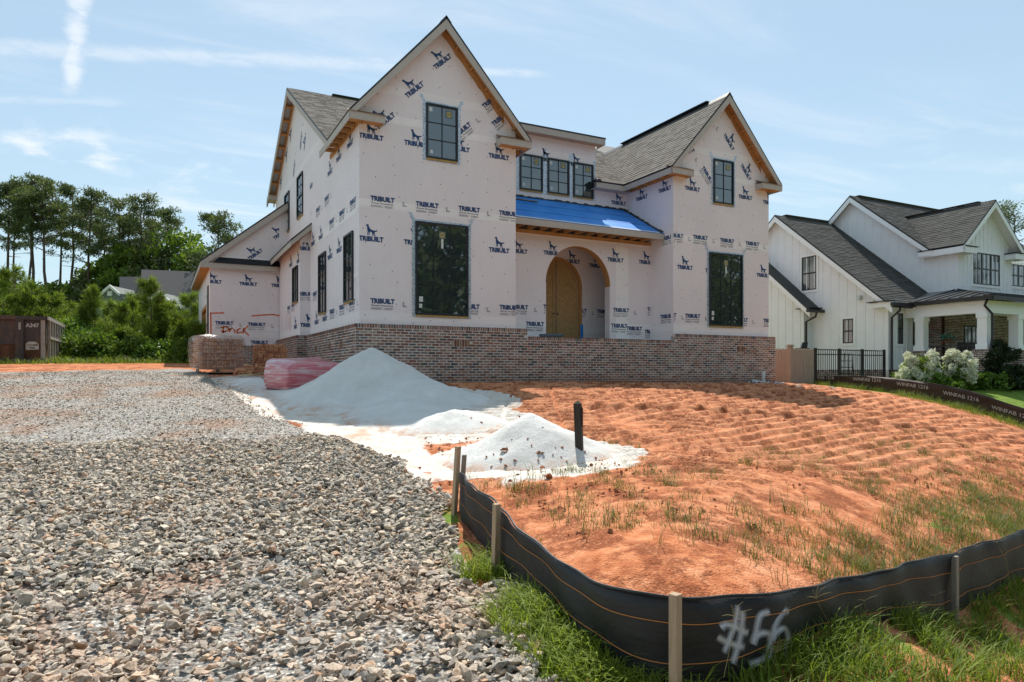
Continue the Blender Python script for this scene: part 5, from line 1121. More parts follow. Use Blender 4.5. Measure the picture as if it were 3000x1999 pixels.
# ---- roll of membrane on the porch, pipe and scrap at the corner
MB().tube([onY(1582,984,.35),onY(1650,983,.35)],.05,12).build('membrane_roll',mat('grey_membrane',(.10,.12,.14),.6,.3),None,True,True)
for o in COL.objects:
    if o.name.startswith('membrane_roll'): props(o,'grey roll of membrane lying on the porch edge below the arch','roll')
zc=gz(13.0,-.2); PVC=mat('pvc',(.62,.60,.58),.45,.4,var=.05)
mb=MB(); mb.tube([(13.02,-.22,zc-.1),(13.03,-.2,zc+.2),(13.04,-.2,zc+.42)],.052,14); mb.tube([(13.02,-.215,zc-.1),(13.025,-.21,zc+.12)],.06,14); mb.tube([(13.0,-.25,zc+.02),(12.75,-.28,zc+.06),(12.55,-.2,zc+.10)],.05,12); mb.build('drain_pipe',PVC,None,True,True)
for o in COL.objects:
    if o.name.startswith('drain_pipe'): props(o,'white plastic drain pipe standing at the right brick corner','pipe')
V=[];F=[];nx,ny=14,8
for j in range(ny):
    for i in range(nx): x=12.35+i*.1; y=-.55+j*.065; V.append((x,y,gz(x,y)+.02+.05*abs(math.sin(i*1.7+j*.9))+.03*math.sin(j*2.3+i)))
F=[(j*nx+i,j*nx+i+1,(j+1)*nx+i+1,(j+1)*nx+i) for j in range(ny-1) for i in range(nx-1) if not (4<i<9 and j<4)]
o=link('plastic_sheet',mkmesh('plastic_sheet',[(a-12.9,b+.3,c-zc) for a,b,c in V],F,mat('crumpled_sheet',(.42,.47,.52),.3,.5,var=.25),None,True),None,Vector((12.9,-.3,zc))); props(o,'crumpled grey plastic sheet round the foot of the drain pipe','plastic sheet')
# ---- skip
STEEL=NT('skip_steel'); _p=STEEL.pos(); STEEL.base(STEEL.mix(STEEL.rng(STEEL.noise(2.4,STEEL.mapv(_p,(1,1,.4)),6,.7),.48,.68,0,.75),(.062,.052,.050),(.16,.085,.055)),.6,.35); STEEL.bump(STEEL.noise(12,_p,4,.6),.25,.01); STEEL=STEEL.m
RUST=mat('skip_rust',(.13,.060,.034),.85,.2,var=.45,scale=3,bump=.4); PALEST=mat('skip_edge',(.34,.30,.27),.6,.35,var=.2)
x1,y0=-7.7,13.97; z0=1.84; z1=3.62; x0=x1-2.45; y1=y0+6.6
sk=empty('skip',((x0+x1)/2,(y0+y1)/2,z0),'rusty dark steel roll-off skip numbered A347 at the left edge','dumpster')
MB().prism([(x1-.02,y0,z0+.75),(x0,y0,z0+.75),(x0,y0,z1),(x1-.02,y0,z1)],(0,y1-y0,0)).build('body',STEEL,sk); MB().prism([(x1-.10,y0+.03,z0+.15),(x0+.1,y0+.03,z0+.15),(x0,y0+.03,z0+.76),(x1-.02,y0+.03,z0+.76)],(0,y1-y0-.1,0)).build('lower_body',RUST,sk)
for a,b in (((x0-.04,y0-.09,z1-.13),(x1+.02,y0+.02,z1+.0)),((x0-.04,y0-.08,z0+.12),(x1+.0,y0+.03,z0+.24))): boxo('rail',a,b,STEEL,sk)
MB().prism([(x1,y0-.09,z1-.12),(x1+.06,y0-.09,z1-.12),(x1+.06,y0-.09,z1+.01),(x1,y0-.09,z1+.01)],(0,y1-y0+.1,0)).build('rail',PALEST,sk)
for xp in (x1-.93,): boxo('post',(xp,y0-.085,z0+.08),(xp+.24,y0-.005,z1-.13),STEEL,sk)
boxo('post',(x1-.18,y0-.07,z0+.24),(x1-.05,y0-.003,z1-.13),PALEST,sk)
for i in range(9): y=y0+.35+i*.72; boxo('rib',(x1-.02,y,z0+.24),(x1+.06,y+.10,z1-.12),PALEST,sk)
boxo('rib',(x1-.02,y0+.3,z0+.98),(x1+.075,y1,z0+1.08),PALEST,sk); boxo('rail',(x1-.1,y0,z0+.12),(x1+.05,y1,z0+.23),RUST,sk); boxo('runner',(x1-.6,y0+.1,z0-.02),(x1-.4,y1,z0+.12),RUST,sk); boxo('runner',(x0+.4,y0+.1,z0-.02),(x0+.6,y1,z0+.12),RUST,sk)
V,F=fit(font_mesh('A347',1,.02),.40,.145); MB().add([(x1-.64+x,y0-.004,z1-.40+y) for x,y in V],F).build('number',mat('stencil_white',(.60,.57,.55)),sk)
MB().prism([(x1-.64,y0-.003,z1-1.22),(x1-.24,y0-.003,z1-1.20),(x1-.25,y0-.003,z1-1.0),(x1-.34,y0-.003,z1-.92),(x1-.56,y0-.003,z1-.92),(x1-.64,y0-.003,z1-1.0)],(0,-.002,0)).build('worn_sign',mat('worn_paper',(.48,.44,.40),var=.3,scale=10),sk)
for t_,yy,ww in (('CONTAINER',-1.05,.34),('INC',-1.16,.15)):
    V,F=fit(font_mesh(t_,1,.02),ww,.075); MB().add([(x1-.44-ww/2+x,y0-.007,z1+yy+y-.02) for x,y in V],F).build('sign_print',mat('sign_ink',(.05,.035,.03)),sk)
boxo('tag',(x1-.84,y0-.09,z1-.50),(x1-.77,y0-.087,z1-.24),PALEST,sk)
# ================================================================ the white neighbour house
WHT=mat('white_board',(.86,.88,.90),.6,.3,var=.03,scale=3); WTRIM=mat('white_trim',(.88,.90,.91),.55,.3,var=.02)
NB=empty('house',(27,4,1.2),'finished white board-and-batten farmhouse with dark roofs behind the side fence','house')
NX=22.0; NY=1.65; NZ=1.35; N2=25.63; NR=7.06
def bwall(name,P,t): return MB().prism(P,t).build(name,WHT,NB)
def zn1(y): return 9.0-.823*abs(y-NR)
def zn2(y): return 10.05-.83*abs(y-5.82)
def battens(wall,axis,plane,u0,u1,zlo,zhi,step=.41):
    u=u0
    while u<=u1+.01:
        a,b=zlo(u),zhi(u)
        if b-a>.1:
            if axis=='L': boxo('batten',(plane-.02,u-.02,a),(plane,u+.02,b),WHT,wall)
            else: boxo('batten',(u-.02,plane-.02,a),(u+.02,plane,b),WHT,wall)
        u+=step
c=lambda v:(lambda u:v)
nw1=bwall('gable_wall',[(NX,NY,NZ+.35),(NX,13.,NZ+.35),(NX,13.,zn1(13)-.1),(NX,NR,zn1(NR)-.12),(NX,NY,zn1(NY)-.1)],(.1,0,0)); battens(nw1,'L',NX,NY+.2,9.6,c(NZ+.4),lambda u:zn1(u)-.3)
nw1f=bwall('front_wall',[(NX+.1,NY,NZ+.35),(24.45,NY,NZ+.35),(24.45,NY,4.4),(NX+.1,NY,4.4)],(0,.1,0)); battens(nw1f,'F',NY,NX+.3,24.4,c(NZ+.4),c(4.3),.3)
nw2=bwall('upper_gable_wall',[(N2,2.2,4.6),(N2,11,4.6),(N2,11,zn2(11)-.1),(N2,5.82,zn2(5.82)-.12),(N2,2.2,zn2(2.2)-.1)],(.1,0,0)); battens(nw2,'L',N2,2.4,9.5,lambda u:zn1(u),lambda u:zn2(u)-.3)
YW=1.02
nws=bwall('wing_side_wall',[(N2-.003,YW,4.6),(N2-.003,2.95,4.6),(N2-.003,2.95,6.85),(N2-.003,YW,6.85)],(.1,0,0)); battens(nws,'L',N2-.003,YW+.1,2.9,c(4.7),c(6.8),.30)
def zw(x): return 8.95-.90*abs(x-27.6)
nwf=bwall('wing_front_wall',[(N2+.1,YW,4.6),(29.7,YW,4.6),(29.7,YW,zw(29.7)-.1),(27.6,YW,zw(27.6)-.1),(N2+.1,YW,zw(N2+.1)-.1)],(0,.1,0)); battens(nwf,'F',YW,N2+.1,29.7,c(4.7),lambda u:zw(u)-.25,.30)
nwr=bwall('upper_front_wall',[(29.7,1.3,4.6),(36,1.3,4.6),(36,1.3,6.9),(29.7,1.3,6.9)],(0,.1,0)); battens(nwr,'F',1.3,29.9,36,c(4.7),c(6.8),.30)
bwall('back_wall',[(NX,13.,NZ),(36,13.,NZ),(36,13.,6),(NX,13.,6)],(0,.1,0)); bwall('end_wall',[(36,1.3,NZ),(36,13,NZ),(36,13,7),(36,1.3,7)],(.1,0,0))
RF2=[mat('dark_felt',(.06,.06,.058)),DRIP,WTRIM]
def nroof(name,P): return slab(name,P,RF2,NB,.06)
r1=nroof('roof',[(NX-.35,1.25,zn1(1.25)),(N2+.5,1.25,zn1(1.25)),(N2+.5,NR,zn1(NR)),(NX-.35,NR,zn1(NR))]); nroof('roof',[(NX-.35,13.4,zn1(13.4)),(N2+.5,13.4,zn1(13.4)),(N2+.5,NR,zn1(NR)),(NX-.35,NR,zn1(NR))])
s1=math.sqrt(1+.823**2); shingles(r1,(NX-.35,1.25,zn1(1.25)),(1,0,0),(0,1,.823),[(-1,0,0),(1,0,3.95),(0,1,(NR-1.25)*s1)],4.1,(NR-1.25)*s1,SHING2,course=.145,tab=(.25,.5),npart=150,seed=11,th=.012)
r2=nroof('roof',[(N2-.35,1.9,zn2(1.9)),(36,1.9,zn2(1.9)),(36,5.82,zn2(5.82)),(N2-.35,5.82,zn2(5.82))]); nroof('roof',[(N2-.35,11.4,zn2(11.4)),(36,11.4,zn2(11.4)),(36,5.82,zn2(5.82)),(N2-.35,5.82,zn2(5.82))])
s2=math.sqrt(1+.83**2); shingles(r2,(N2-.35,1.9,zn2(1.9)),(1,0,0),(0,1,.83),[(-1,0,0),(0,1,(5.82-1.9)*s2)],9,(5.82-1.9)*s2,SHING2,course=.145,tab=(.25,.5),seed=12,th=.012)
rw=nroof('roof',[(25.3,YW-.45,zw(25.3)),(27.6,YW-.45,zw(27.6)),(27.6,5.2,zw(27.6)),(25.3,2.4,zw(25.3))]); nroof('roof',[(29.95,YW-.45,zw(29.95)),(27.6,YW-.45,zw(27.6)),(27.6,5.2,zw(27.6)),(29.95,2.4,zw(29.95))])
sw=math.sqrt(1+.9**2); Hw=2.3*sw; shingles(rw,(25.3,YW-.45,zw(25.3)),(0,1,0),(1,0,.9),[(-1,0,0),(0,1,Hw),(1,-(5.2-2.4)/Hw,2.4-YW+.45)],4.8,Hw,SHING2,course=.145,tab=(.25,.5),npart=150,seed=13,th=.012)
MB().bar((27.6,YW+.2,zw(27.6)+.05),(27.6,4.6,zw(27.6)+.05),.24,.025).build('ridge_vent',MATS['dark_felt'],NB); MB().bar((NX+.3,NR,zn1(NR)+.05),(N2,NR,zn1(NR)+.05),.24,.025).build('ridge_vent',MATS['dark_felt'],NB); MB().bar((N2+.2,5.82,zn2(5.82)+.05),(34,5.82,zn2(5.82)+.05),.24,.025).build('ridge_vent',MATS['dark_felt'],NB)
def rakeL(x,yc,zf,y0,y1):
    for a in (y0,y1): MB().prism([(x,a,zf(a)-.065),(x,yc,zf(yc)-.085),(x,yc,zf(yc)-.33),(x,a,zf(a)-.28)],(.03,0,0)).build('barge_board',WTRIM,NB)
rakeL(NX-.352,NR,zn1,1.25,13.4); rakeL(N2-.352,5.82,zn2,1.9,11.4)
for a in (25.3,29.95): MB().prism([(a,YW-.452,zw(a)-.065),(27.6,YW-.452,zw(27.6)-.085),(27.6,YW-.452,zw(27.6)-.33),(a,YW-.452,zw(a)-.28)],(0,.03,0)).build('barge_board',WTRIM,NB)
for a,b in (((25.3,YW-.45,6.55),(25.33,2.4,6.80)),((25.335,YW-.46,6.54),(26.2,YW+.0,6.78)),((29.1,YW-.46,6.54),(29.93,YW+.0,6.78)),((N2-.36,1.88,6.60),(N2,2.5,6.80)),((29.95,.9,6.75),(36,.93,6.95))): boxo('eave_box',a,b,WTRIM,NB)
for a,b in (((25.35,YW-.5,6.80),(26.25,YW,6.83)),((29.05,YW-.5,6.80),(29.8,YW,6.83)),((N2-.4,1.8,6.82),(N2,2.5,6.85)),((NX-.45,1.3,4.42),(NX,2.3,4.45)),((21.3,4.7,4.42),(22,5.6,4.45))): boxo('return_cap',a,b,DRIP,NB)
boxo('eave_box',(NX-.36,1.27,4.20),(NX,2.2,4.40),WTRIM,NB)
# left lean-to wing
nwl=bwall('lean_to_wall',[(21.5,5.3,NZ+.35),(21.5,12,NZ+.35),(21.5,12,8.),(21.5,7.4,6.45),(21.5,5.3,4.62)],(.1,0,0)); battens(nwl,'L',21.5,5.5,8.4,c(NZ+.4),lambda u: 4.55+.86*(u-5.3)-.1)
bwall('lean_to_front',[(21.6,5.3,NZ+.35),(22,5.3,NZ+.35),(22,5.3,4.6),(21.6,5.3,4.6)],(0,.1,0))
nroof('roof',[(21.15,4.7,4.30),(22.0,4.7,4.30),(22.0,9.2,8.15),(21.15,9.2,8.15)]); MB().prism([(21.148,4.7,4.24),(21.148,9.2,8.09),(21.148,9.2,7.86),(21.148,4.7,4.01)],(.03,0,0)).build('barge_board',WTRIM,NB)
GUT=mat('gutter',(.018,.018,.020),.4,.45)
def down(P): MB().tube(P,.045,8).build('downspout',GUT,NB,True)
boxo('gutter',(20.95,4.60,4.22),(22.0,4.72,4.34),GUT,NB); boxo('gutter',(NX-.45,1.13,4.22),(23.2,1.25,4.36),GUT,NB)
down([(21.55,4.66,4.25),(21.6,4.75,4.05),(21.56,5.22,3.85),(21.56,5.22,NZ)]); down([(22.12,1.19,4.25),(22.12,1.25,4.05),(22.1,1.56,3.8),(22.1,1.56,NZ+.1),(22.02,1.4,NZ)])
# porch
PX=23.1; PY=-1.5; PB=1.75
rp=MB(); rp.prism([(PX-.25,1.3,4.42),(PX-.25,PY-.2,4.42),(N2-.02,YW,5.05),(N2-.02,2.3,5.05)],(0,0,-.05)); rp.build('metal_roof',mat('metal_roof',(.055,.055,.058),.28,.5,.6,var=.1),NB)
rp2=MB(); rp2.prism([(PX-.25,PY-.2,4.42),(34,PY-.2,4.42),(34,YW,5.05),(N2-.02,YW,5.05)],(0,0,-.05)); rp2.build('metal_roof',MATS['metal_roof'],NB)
for i in range(7):
    t=(i+.5)/7; y=1.3+(PY-.2-1.3)*t; a=Vector((PX-.25,y,4.43)); b=Vector((PX-.25+2.7*min(1,1-.0*t),y,5.06)) if y>YW else Vector((PX-.25+2.75*(1-(YW-y)/(YW-PY+.2)),y,4.43+.63*(1-(YW-y)/(YW-PY+.2)))); MB().bar(a,b,.03,.05).build('seam',DRIP,NB)
for i in range(22): x=PX+.2+i*.45; t=min(1,(x-PX+.25)/2.75); MB().bar((x,PY-.2,4.43),(x,PY-.2+2.72*t,4.43+.63*t),.03,.05).build('seam',DRIP,NB)
for P in ([(PX-.25,PY-.2,4.44),(N2-.02,YW,5.07)],): MB().bar(P[0],P[1],.06,.05).build('seam',DRIP,NB)
boxo('gutter',(PX-.36,PY-.3,4.26),(PX-.25,1.3,4.40),GUT,NB); boxo('gutter',(PX-.25,PY-.32,4.26),(34,PY-.2,4.40),GUT,NB)
boxo('porch_beam',(PX-.1,PY,3.80),(PX+.2,1.6,4.26),WTRIM,NB); boxo('porch_beam',(PX+.2,PY-.01,3.80),(34,PY+.29,4.26),WTRIM,NB); boxo('porch_ceiling',(PX,PY+.1,4.2),(34,YW+.2,4.25),WTRIM,NB); boxo('porch_floor',(PX-.2,PY-.1,NZ-.6),(34,NY,PB),MORTAR,NB)
NPAL=(np.array([(.15,.045,.032),(.11,.034,.028),(.19,.065,.042),(.08,.03,.028),(.06,.045,.045)]),np.array([.35,.25,.2,.1,.1]))
def pier(x,y,zb,zt):
    p=boxo('brick_pier',(x-.27,y-.27,zb),(x+.27,y+.27,zt),MORTAR,NB)
    brick_face(p,(x-.27,y-.27,0),(1,0,0),(0,-1,0),.54,int((zt-zb)/CP)-1,zt-.10,0,21,pal=NPAL); brick_face(p,(x-.27,y+.27,0),(0,-1,0),(-1,0,0),.54,int((zt-zb)/CP)-1,zt-.10,0,22,pal=NPAL)
    boxo('column',(x-.17,y-.17,zt+.20),(x+.17,y+.17,3.80),WTRIM,NB); boxo('column_base',(x-.21,y-.21,zt),(x+.21,y+.21,zt+.20),WTRIM,NB); boxo('column_capital',(x-.20,y-.20,3.62),(x+.20,y+.20,3.799),WTRIM,NB)
for x,y in ((PX+.05,1.0),(PX+.05,PY+.14),(PX+2.15,PY+.14),(PX+4.9,PY+.14)): pier(x,y,NZ-.9,2.45)
down([(PX-.2,PY-.1,4.3),(PX-.2,PY-.0,4.05),(PX-.02,PY-.16,3.75),(PX-.02,PY-.16,2.9),(PX-.20,PY-.22,2.5),(PX-.20,PY-.22,.7)])
# brick entry under the porch
be=MB().box((24.45,.9,NZ-.2),(24.55,NY,4.1)).box((24.45,.9,NZ-.2),(29.5,1.0,4.1)).build('brick_wall',MORTAR,NB)
brick_face(be,(24.45,NY,0),(0,-1,0),(-1,0,0),NY-.9,36,3.95,60,31,pal=NPAL); brick_face(be,(24.45,.9,0),(1,0,0),(0,-1,0),5.,36,3.95,0,32,lambda u,z: (1.35<u<2.55 and z<3.55),pal=NPAL)
brick_face(boxo('brick_foundation',(NX-.05,NY-.05,NZ-.5),(24.4,NY+.1,NZ+.36),MORTAR,NB),(NX-.05,NY-.05,0),(1,0,0),(0,-1,0),2.4,9,NZ+.26,0,33,pal=NPAL); brick_face(boxo('brick_foundation',(NX-.05,NY+.1,NZ-.5),(NX+.1,12,NZ+.36),MORTAR,NB),(NX-.05,8,0),(0,-1,0),(-1,0,0),6.3,9,NZ+.26,0,34,pal=NPAL)
def nwin(face,u0,u1,z0,z1,plane,cols,lab,trim=True,units=1):
    W=(u1-u0)/units
    def P(u,d,z): return (u,plane-d,z) if face=='F' else (plane-d,u,z)
    tr=MB()
    if trim:
        for a,b,c_,d_ in ((u0-.10,u1+.10,z1,z1+.11),(u0-.10,u1+.10,z0-.11,z0),(u0-.10,u0,z0,z1),(u1,u1+.10,z0,z1)): tr.box(P(a,0.002,c_),P(b,.035,d_))
    else: tr.box(P(u0-.02,.0,z0-.02),P(u1+.02,.004,z1+.02))
    o=tr.build('window',WTRIM if trim else BLACK,NB); o['label']=lab
    for k in range(units):
        a,b=u0+k*W,u0+(k+1)*W; fr=MB()
        for q in ((a,b,z1-.05,z1),(a,b,z0,z0+.05),(a,a+.045,z0+.05,z1-.05),(b-.045,b,z0+.05,z1-.05),(a+.045,b-.045,(z0+z1)/2-.03,(z0+z1)/2+.03)): fr.box(P(q[0],.004,q[2]),P(q[1],.03,q[3]))
        for i in range(1,cols): uu=a+.045+(b-a-.09)*i/cols; fr.box(P(uu-.012,.008,z0+.05),P(uu+.012,.022,z1-.05))
        fr.build('sash',BLACK,o); q=[P(a+.04,.010,z0+.04),P(b-.04,.010,z0+.04),P(b-.04,.010,z1-.04),P(a+.04,.010,z1-.04)]; link('pane',mkmesh('pane',q,[(0,1,2,3) if face=='F' else (3,2,1,0)],GLASSB),o)
GLASSB=m_glass('blind_glass',(.075,.085,.09),.06)
nwin('L',5.02,5.80,5.30,6.82,NX,2,'upper window in the white gable wall'); nwin('L',3.19,3.69,2.83,3.87,NX,2,'lower window in the white gable wall')
nwin('F',26.68,28.70,5.36,6.72,YW,2,'triple window under the front gable',units=3); nwin('F',29.95,31.6,5.5,6.5,1.3,2,'window right of the front gable',units=2)
nwin('F',22.55,22.92,2.75,4.0,NY,2,'narrow window beside the porch'); nwin('F',23.55,24.22,2.72,4.0,NY,3,'window inside the porch'); nwin('F',25.85,26.95,PB+.02,3.55,.898,2,'glazed door under the porch',False,2)
boxo('floodlight',(NX-.18,2.78,4.62),(NX-.002,2.95,4.80),PAPER,NB)
# porch railing and swing
mb=empty('porch_railing',(PX,-.2,PB),'black metal railing between the porch piers','railing')
for z in (PB+.15,PB+.85): boxo('rail',(PX-.02,PY+.45,z),(PX+.02,.7,z+.04),BLACK,mb)
for i in range(12): y=PY+.55+i*.16; boxo('baluster',(PX-.01,y,PB+.19),(PX+.01,y+.02,PB+.85),BLACK,mb)
bn=empty('porch_bench',(24.3,-.35,PB),'dark high-backed bench on the porch, behind the hydrangeas','bench')
boxo('back',(24.42,-1.05,PB+.42),(24.47,.35,PB+1.02),BLACK,bn); boxo('seat',(23.95,-1.05,PB+.38),(24.42,.35,PB+.43),BLACK,bn)
for x,y in ((23.97,-1.03),(23.97,.29),(24.4,-1.03),(24.4,.29)): boxo('leg',(x,y,PB),(x+.05,y+.05,PB+.38),BLACK,bn)
for y in (-1.05,.30): boxo('armrest',(23.95,y,PB+.58),(24.42,y+.05,PB+.63),BLACK,bn)
# ---- yard fences
wf=empty('wooden_fence',(17.4,1.3,1.1),'weathered grey-tan board fence with a capped post, right of the brick corner','fence'); wz=gz(17,1.3)-.1; WT=2.46
FB=mat('fence_board',(.36,.30,.24),.85,.2,var=.15,scale=8,stretch=(6,6,.5))
fx0=onY(2318,1030,1.3).x; fx1=onY(2388,1030,1.3).x
n=int((fx1-fx0)/.14)
for i in range(n): a=fx0+.07+i*.14; b=a+.132; MB().prism([(a,1.3,wz),(b,1.3,wz),(b,1.3,WT-.05),(b-.04,1.3,WT),(a+.04,1.3,WT),(a,1.3,WT-.05)],(0,.02,0)).build('board',FB,wf)
for i in range(14): a=1.45+i*.14; b=a+.132; MB().prism([(fx0,a,wz),(fx0,b,wz),(fx0,b,WT-.05),(fx0,b-.04,WT),(fx0,a+.04,WT),(fx0,a,WT-.05)],(.02,0,0)).build('board',FB,wf)
boxo('post',(fx0-.06,1.28,wz),(fx0+.07,1.42,WT+.06),FB,wf); MB().box((fx0-.10,1.24,WT+.06),(fx0+.11,1.46,WT+.09)).prism([(fx0-.07,1.27,WT+.09),(fx0+.08,1.27,WT+.09),(fx0+.08,1.43,WT+.09),(fx0-.07,1.43,WT+.09)],(0,0,.04)).build('post_cap',FB,wf)
fi=empty('iron_fence',(19.4,1.3,1.2),'black metal picket fence between the board fence and the white house','fence'); ix0=fx1+.02; ix1=onY(2590,1030,1.3).x; iz=gz(19,1.3)
for k in range(4): x=ix0+(ix1-ix0)*k/3; boxo('post',(x-.04,1.26,iz-.1),(x+.04,1.34,WT+.03),BLACK,fi)
for z in (WT-.04,WT-.22,iz+.1): boxo('rail',(ix0,1.285,z),(ix1,1.315,z+.035),BLACK,fi)
n=int((ix1-ix0)/.115)
for i in range(n): x=ix0+.06+i*.115; boxo('picket',(x-.009,1.291,iz+.05),(x+.009,1.309,WT-.03),BLACK,fi)
tr=empty('trellis',(19.6,1.75,iz),'black garden trellis standing behind the picket fence','trellis'); 
for i in range(4): MB().bar((19.2+i*.3,1.8,iz),(19.35+i*.22,1.8,iz+1.2),.025,.025).build('upright',BLACK,tr)
for j in range(5): MB().bar((19.2+.03*j,1.79,iz+.15+j*.25),(20.1-.03*j,1.79,iz+.15+j*.25),.025,.025).build('bar',BLACK,tr)
ml=MB().box((ix0-.55,1.45,WT-.02),(ix0-.12,1.75,WT+.03)).prism([(ix0-.5,1.5,WT+.03),(ix0-.2,1.5,WT+.03),(ix0-.15,1.5,WT+.24),(ix0-.4,1.5,WT+.24)],(0,.05,0)).build('solar_lamp',BLACK,None,False,True); props(ml,'small dark solar panel behind the board fence','solar panel')
gs_=empty('garden_sign',(22.75,.6,gz(22.75,.6)),'small black metal garden sign stand before the white house','sign'); g0=gz(22.75,.6)
MB().tube([(22.55,.6,g0),(22.55,.6,g0+.75),(22.6,.6,g0+.82),(22.95,.6,g0+.82),(23.0,.6,g0+.75),(23.0,.6,g0)],.018,6).build('frame',BLACK,gs_); boxo('plate',(22.6,.59,g0+.45),(22.95,.61,g0+.62),BLACK,gs_)
# ---- far house among the trees
FHm=mat('green_siding',(.145,.165,.15),.75,.25,var=.05); FR_=mat('far_shingle',(.115,.105,.105),.95,.15,var=.22,scale=9,stretch=(3,3,14)); TRM=mat('far_trim',(.62,.62,.60))
FD=46.
def fpt(px,py,d=FD): 
    x,y=atd(px,d); return Vector((x,y,CAM[2]+d*(HOR-py)/FPX))
fh=empty('house',fpt(450,1050),'distant grey-green gabled house with large grey roofs beyond the young pines','house'); RV=Vector((RT[0],RT[1],0)); FV=Vector((FW[0],FW[1],0))
def fpoly(name,pts,th,m,dd=0.): return MB().prism([fpt(x,y,FD+dd) for x,y in pts],FV*th).build(name,m,fh)
fpoly('gable_wall',[(262,1000),(262,884),(320,836),(348,860),(348,1000)],4,FHm,1.); fpoly('barge_board',[(252,892),(320,834),(348,858),(348,866),(320,843),(252,902)],.15,TRM,.75)
fpoly('window',[(314,853),(327,853),(327,867),(314,867)],.1,TRM,.9); fpoly('window',[(309,883),(332,883),(332,900),(309,900)],.1,TRM,.9); fpoly('pane',[(312,886),(329,886),(329,898),(312,898)],.05,GLASS,.85)
def froof(name,pts,d0,d1):
    """roof plane leaning back from depth d0 at its foot to d1 at the ridge"""
    y0=min(p[1] for p in pts); y1=max(p[1] for p in pts); P=[fpt(x,y,d1+(d0-d1)*(y-y0)/(y1-y0)) for x,y in pts]; return MB().prism(P,(0,0,-.15)).build(name,FR_,fh)
froof('roof',[(350,1000),(350,811),(412,811),(412,1000)],46.5,51); froof('roof',[(408,1010),(414,790),(575,796),(590,1010)],45,51.5)
fpoly('gable_wall',[(425,1010),(425,880),(464,856),(520,905),(520,1010)],3,FHm,-1.6); fpoly('barge_board',[(416,884),(464,853),(525,905),(525,913),(464,862),(416,893)],.15,TRM,-1.9)
fpoly('rear_wall',[(345,1010),(345,905),(590,905),(590,1010)],3,FHm,.5)
# ================================================================ plants
PINE=m_leaf('pine_needles',(.045,.072,.032),(.18,.215,.085),.36); SAPL=m_leaf('sapling_needles',(.055,.105,.016),(.26,.34,.055),.45); DECI=m_leaf('broad_leaves',(.045,.09,.014),(.21,.30,.05),.45); BUSH=m_leaf('shrub_leaves',(.035,.085,.014),(.20,.32,.06),.35); DARKB=m_leaf('dark_shrub',(.010,.022,.010),(.045,.075,.03),.2)
GRASS=m_leaf('grass_blades',(.05,.105,.012),(.36,.44,.06),.45); DRY=m_leaf('dry_grass',(.07,.095,.025),(.34,.34,.12),.4); INGR=m_leaf('band_grass',(.065,.10,.022),(.36,.38,.12),.42); BLOOM=m_leaf('white_bloom',(.62,.63,.48),(.88,.88,.78),.12); FLOWER=m_leaf('pot_flower',(.03,.13,.10),(.12,.30,.22),.3)
BARK=m_wood('pine_bark',(.105,.075,.058),.35,6)
def cards(c,n,r,size,rng,asp=2.2,up=0.,sph=True):
    """n thin four-cornered leaf cards in a ball of radius r (3 radii) round c"""
    d=rng.normal(size=(n,3)); d/=np.linalg.norm(d,axis=1)[:,None]; d*=(rng.uniform(0,1,n)**(1/2.2))[:,None]; p=np.asarray(c)+d*np.asarray(r)
    a=rng.normal(size=(n,3))+d*1.2; a[:,2]+=up; a/=np.linalg.norm(a,axis=1)[:,None]; b=np.cross(a,rng.normal(size=(n,3))); b/=np.linalg.norm(b,axis=1)[:,None]
    s=size*rng.uniform(.6,1.3,n)[:,None]; a=a*s; b=b*s/asp
    return np.stack([p-b*.5,p+a*.5-b*.35,p+a,p+a*.5+b*.5],1),rng.uniform(0,1,n)
def leafmesh(name,Q,T,m,parent):
    Q=np.concatenate(Q); T=np.concatenate(T); n=len(Q); return link(name,npmesh(name,Q.reshape(-1,3),np.arange(n*4).reshape(n,4),m,np.repeat(np.clip(T,0,1),4)[:,None]*np.ones((1,3))),parent)
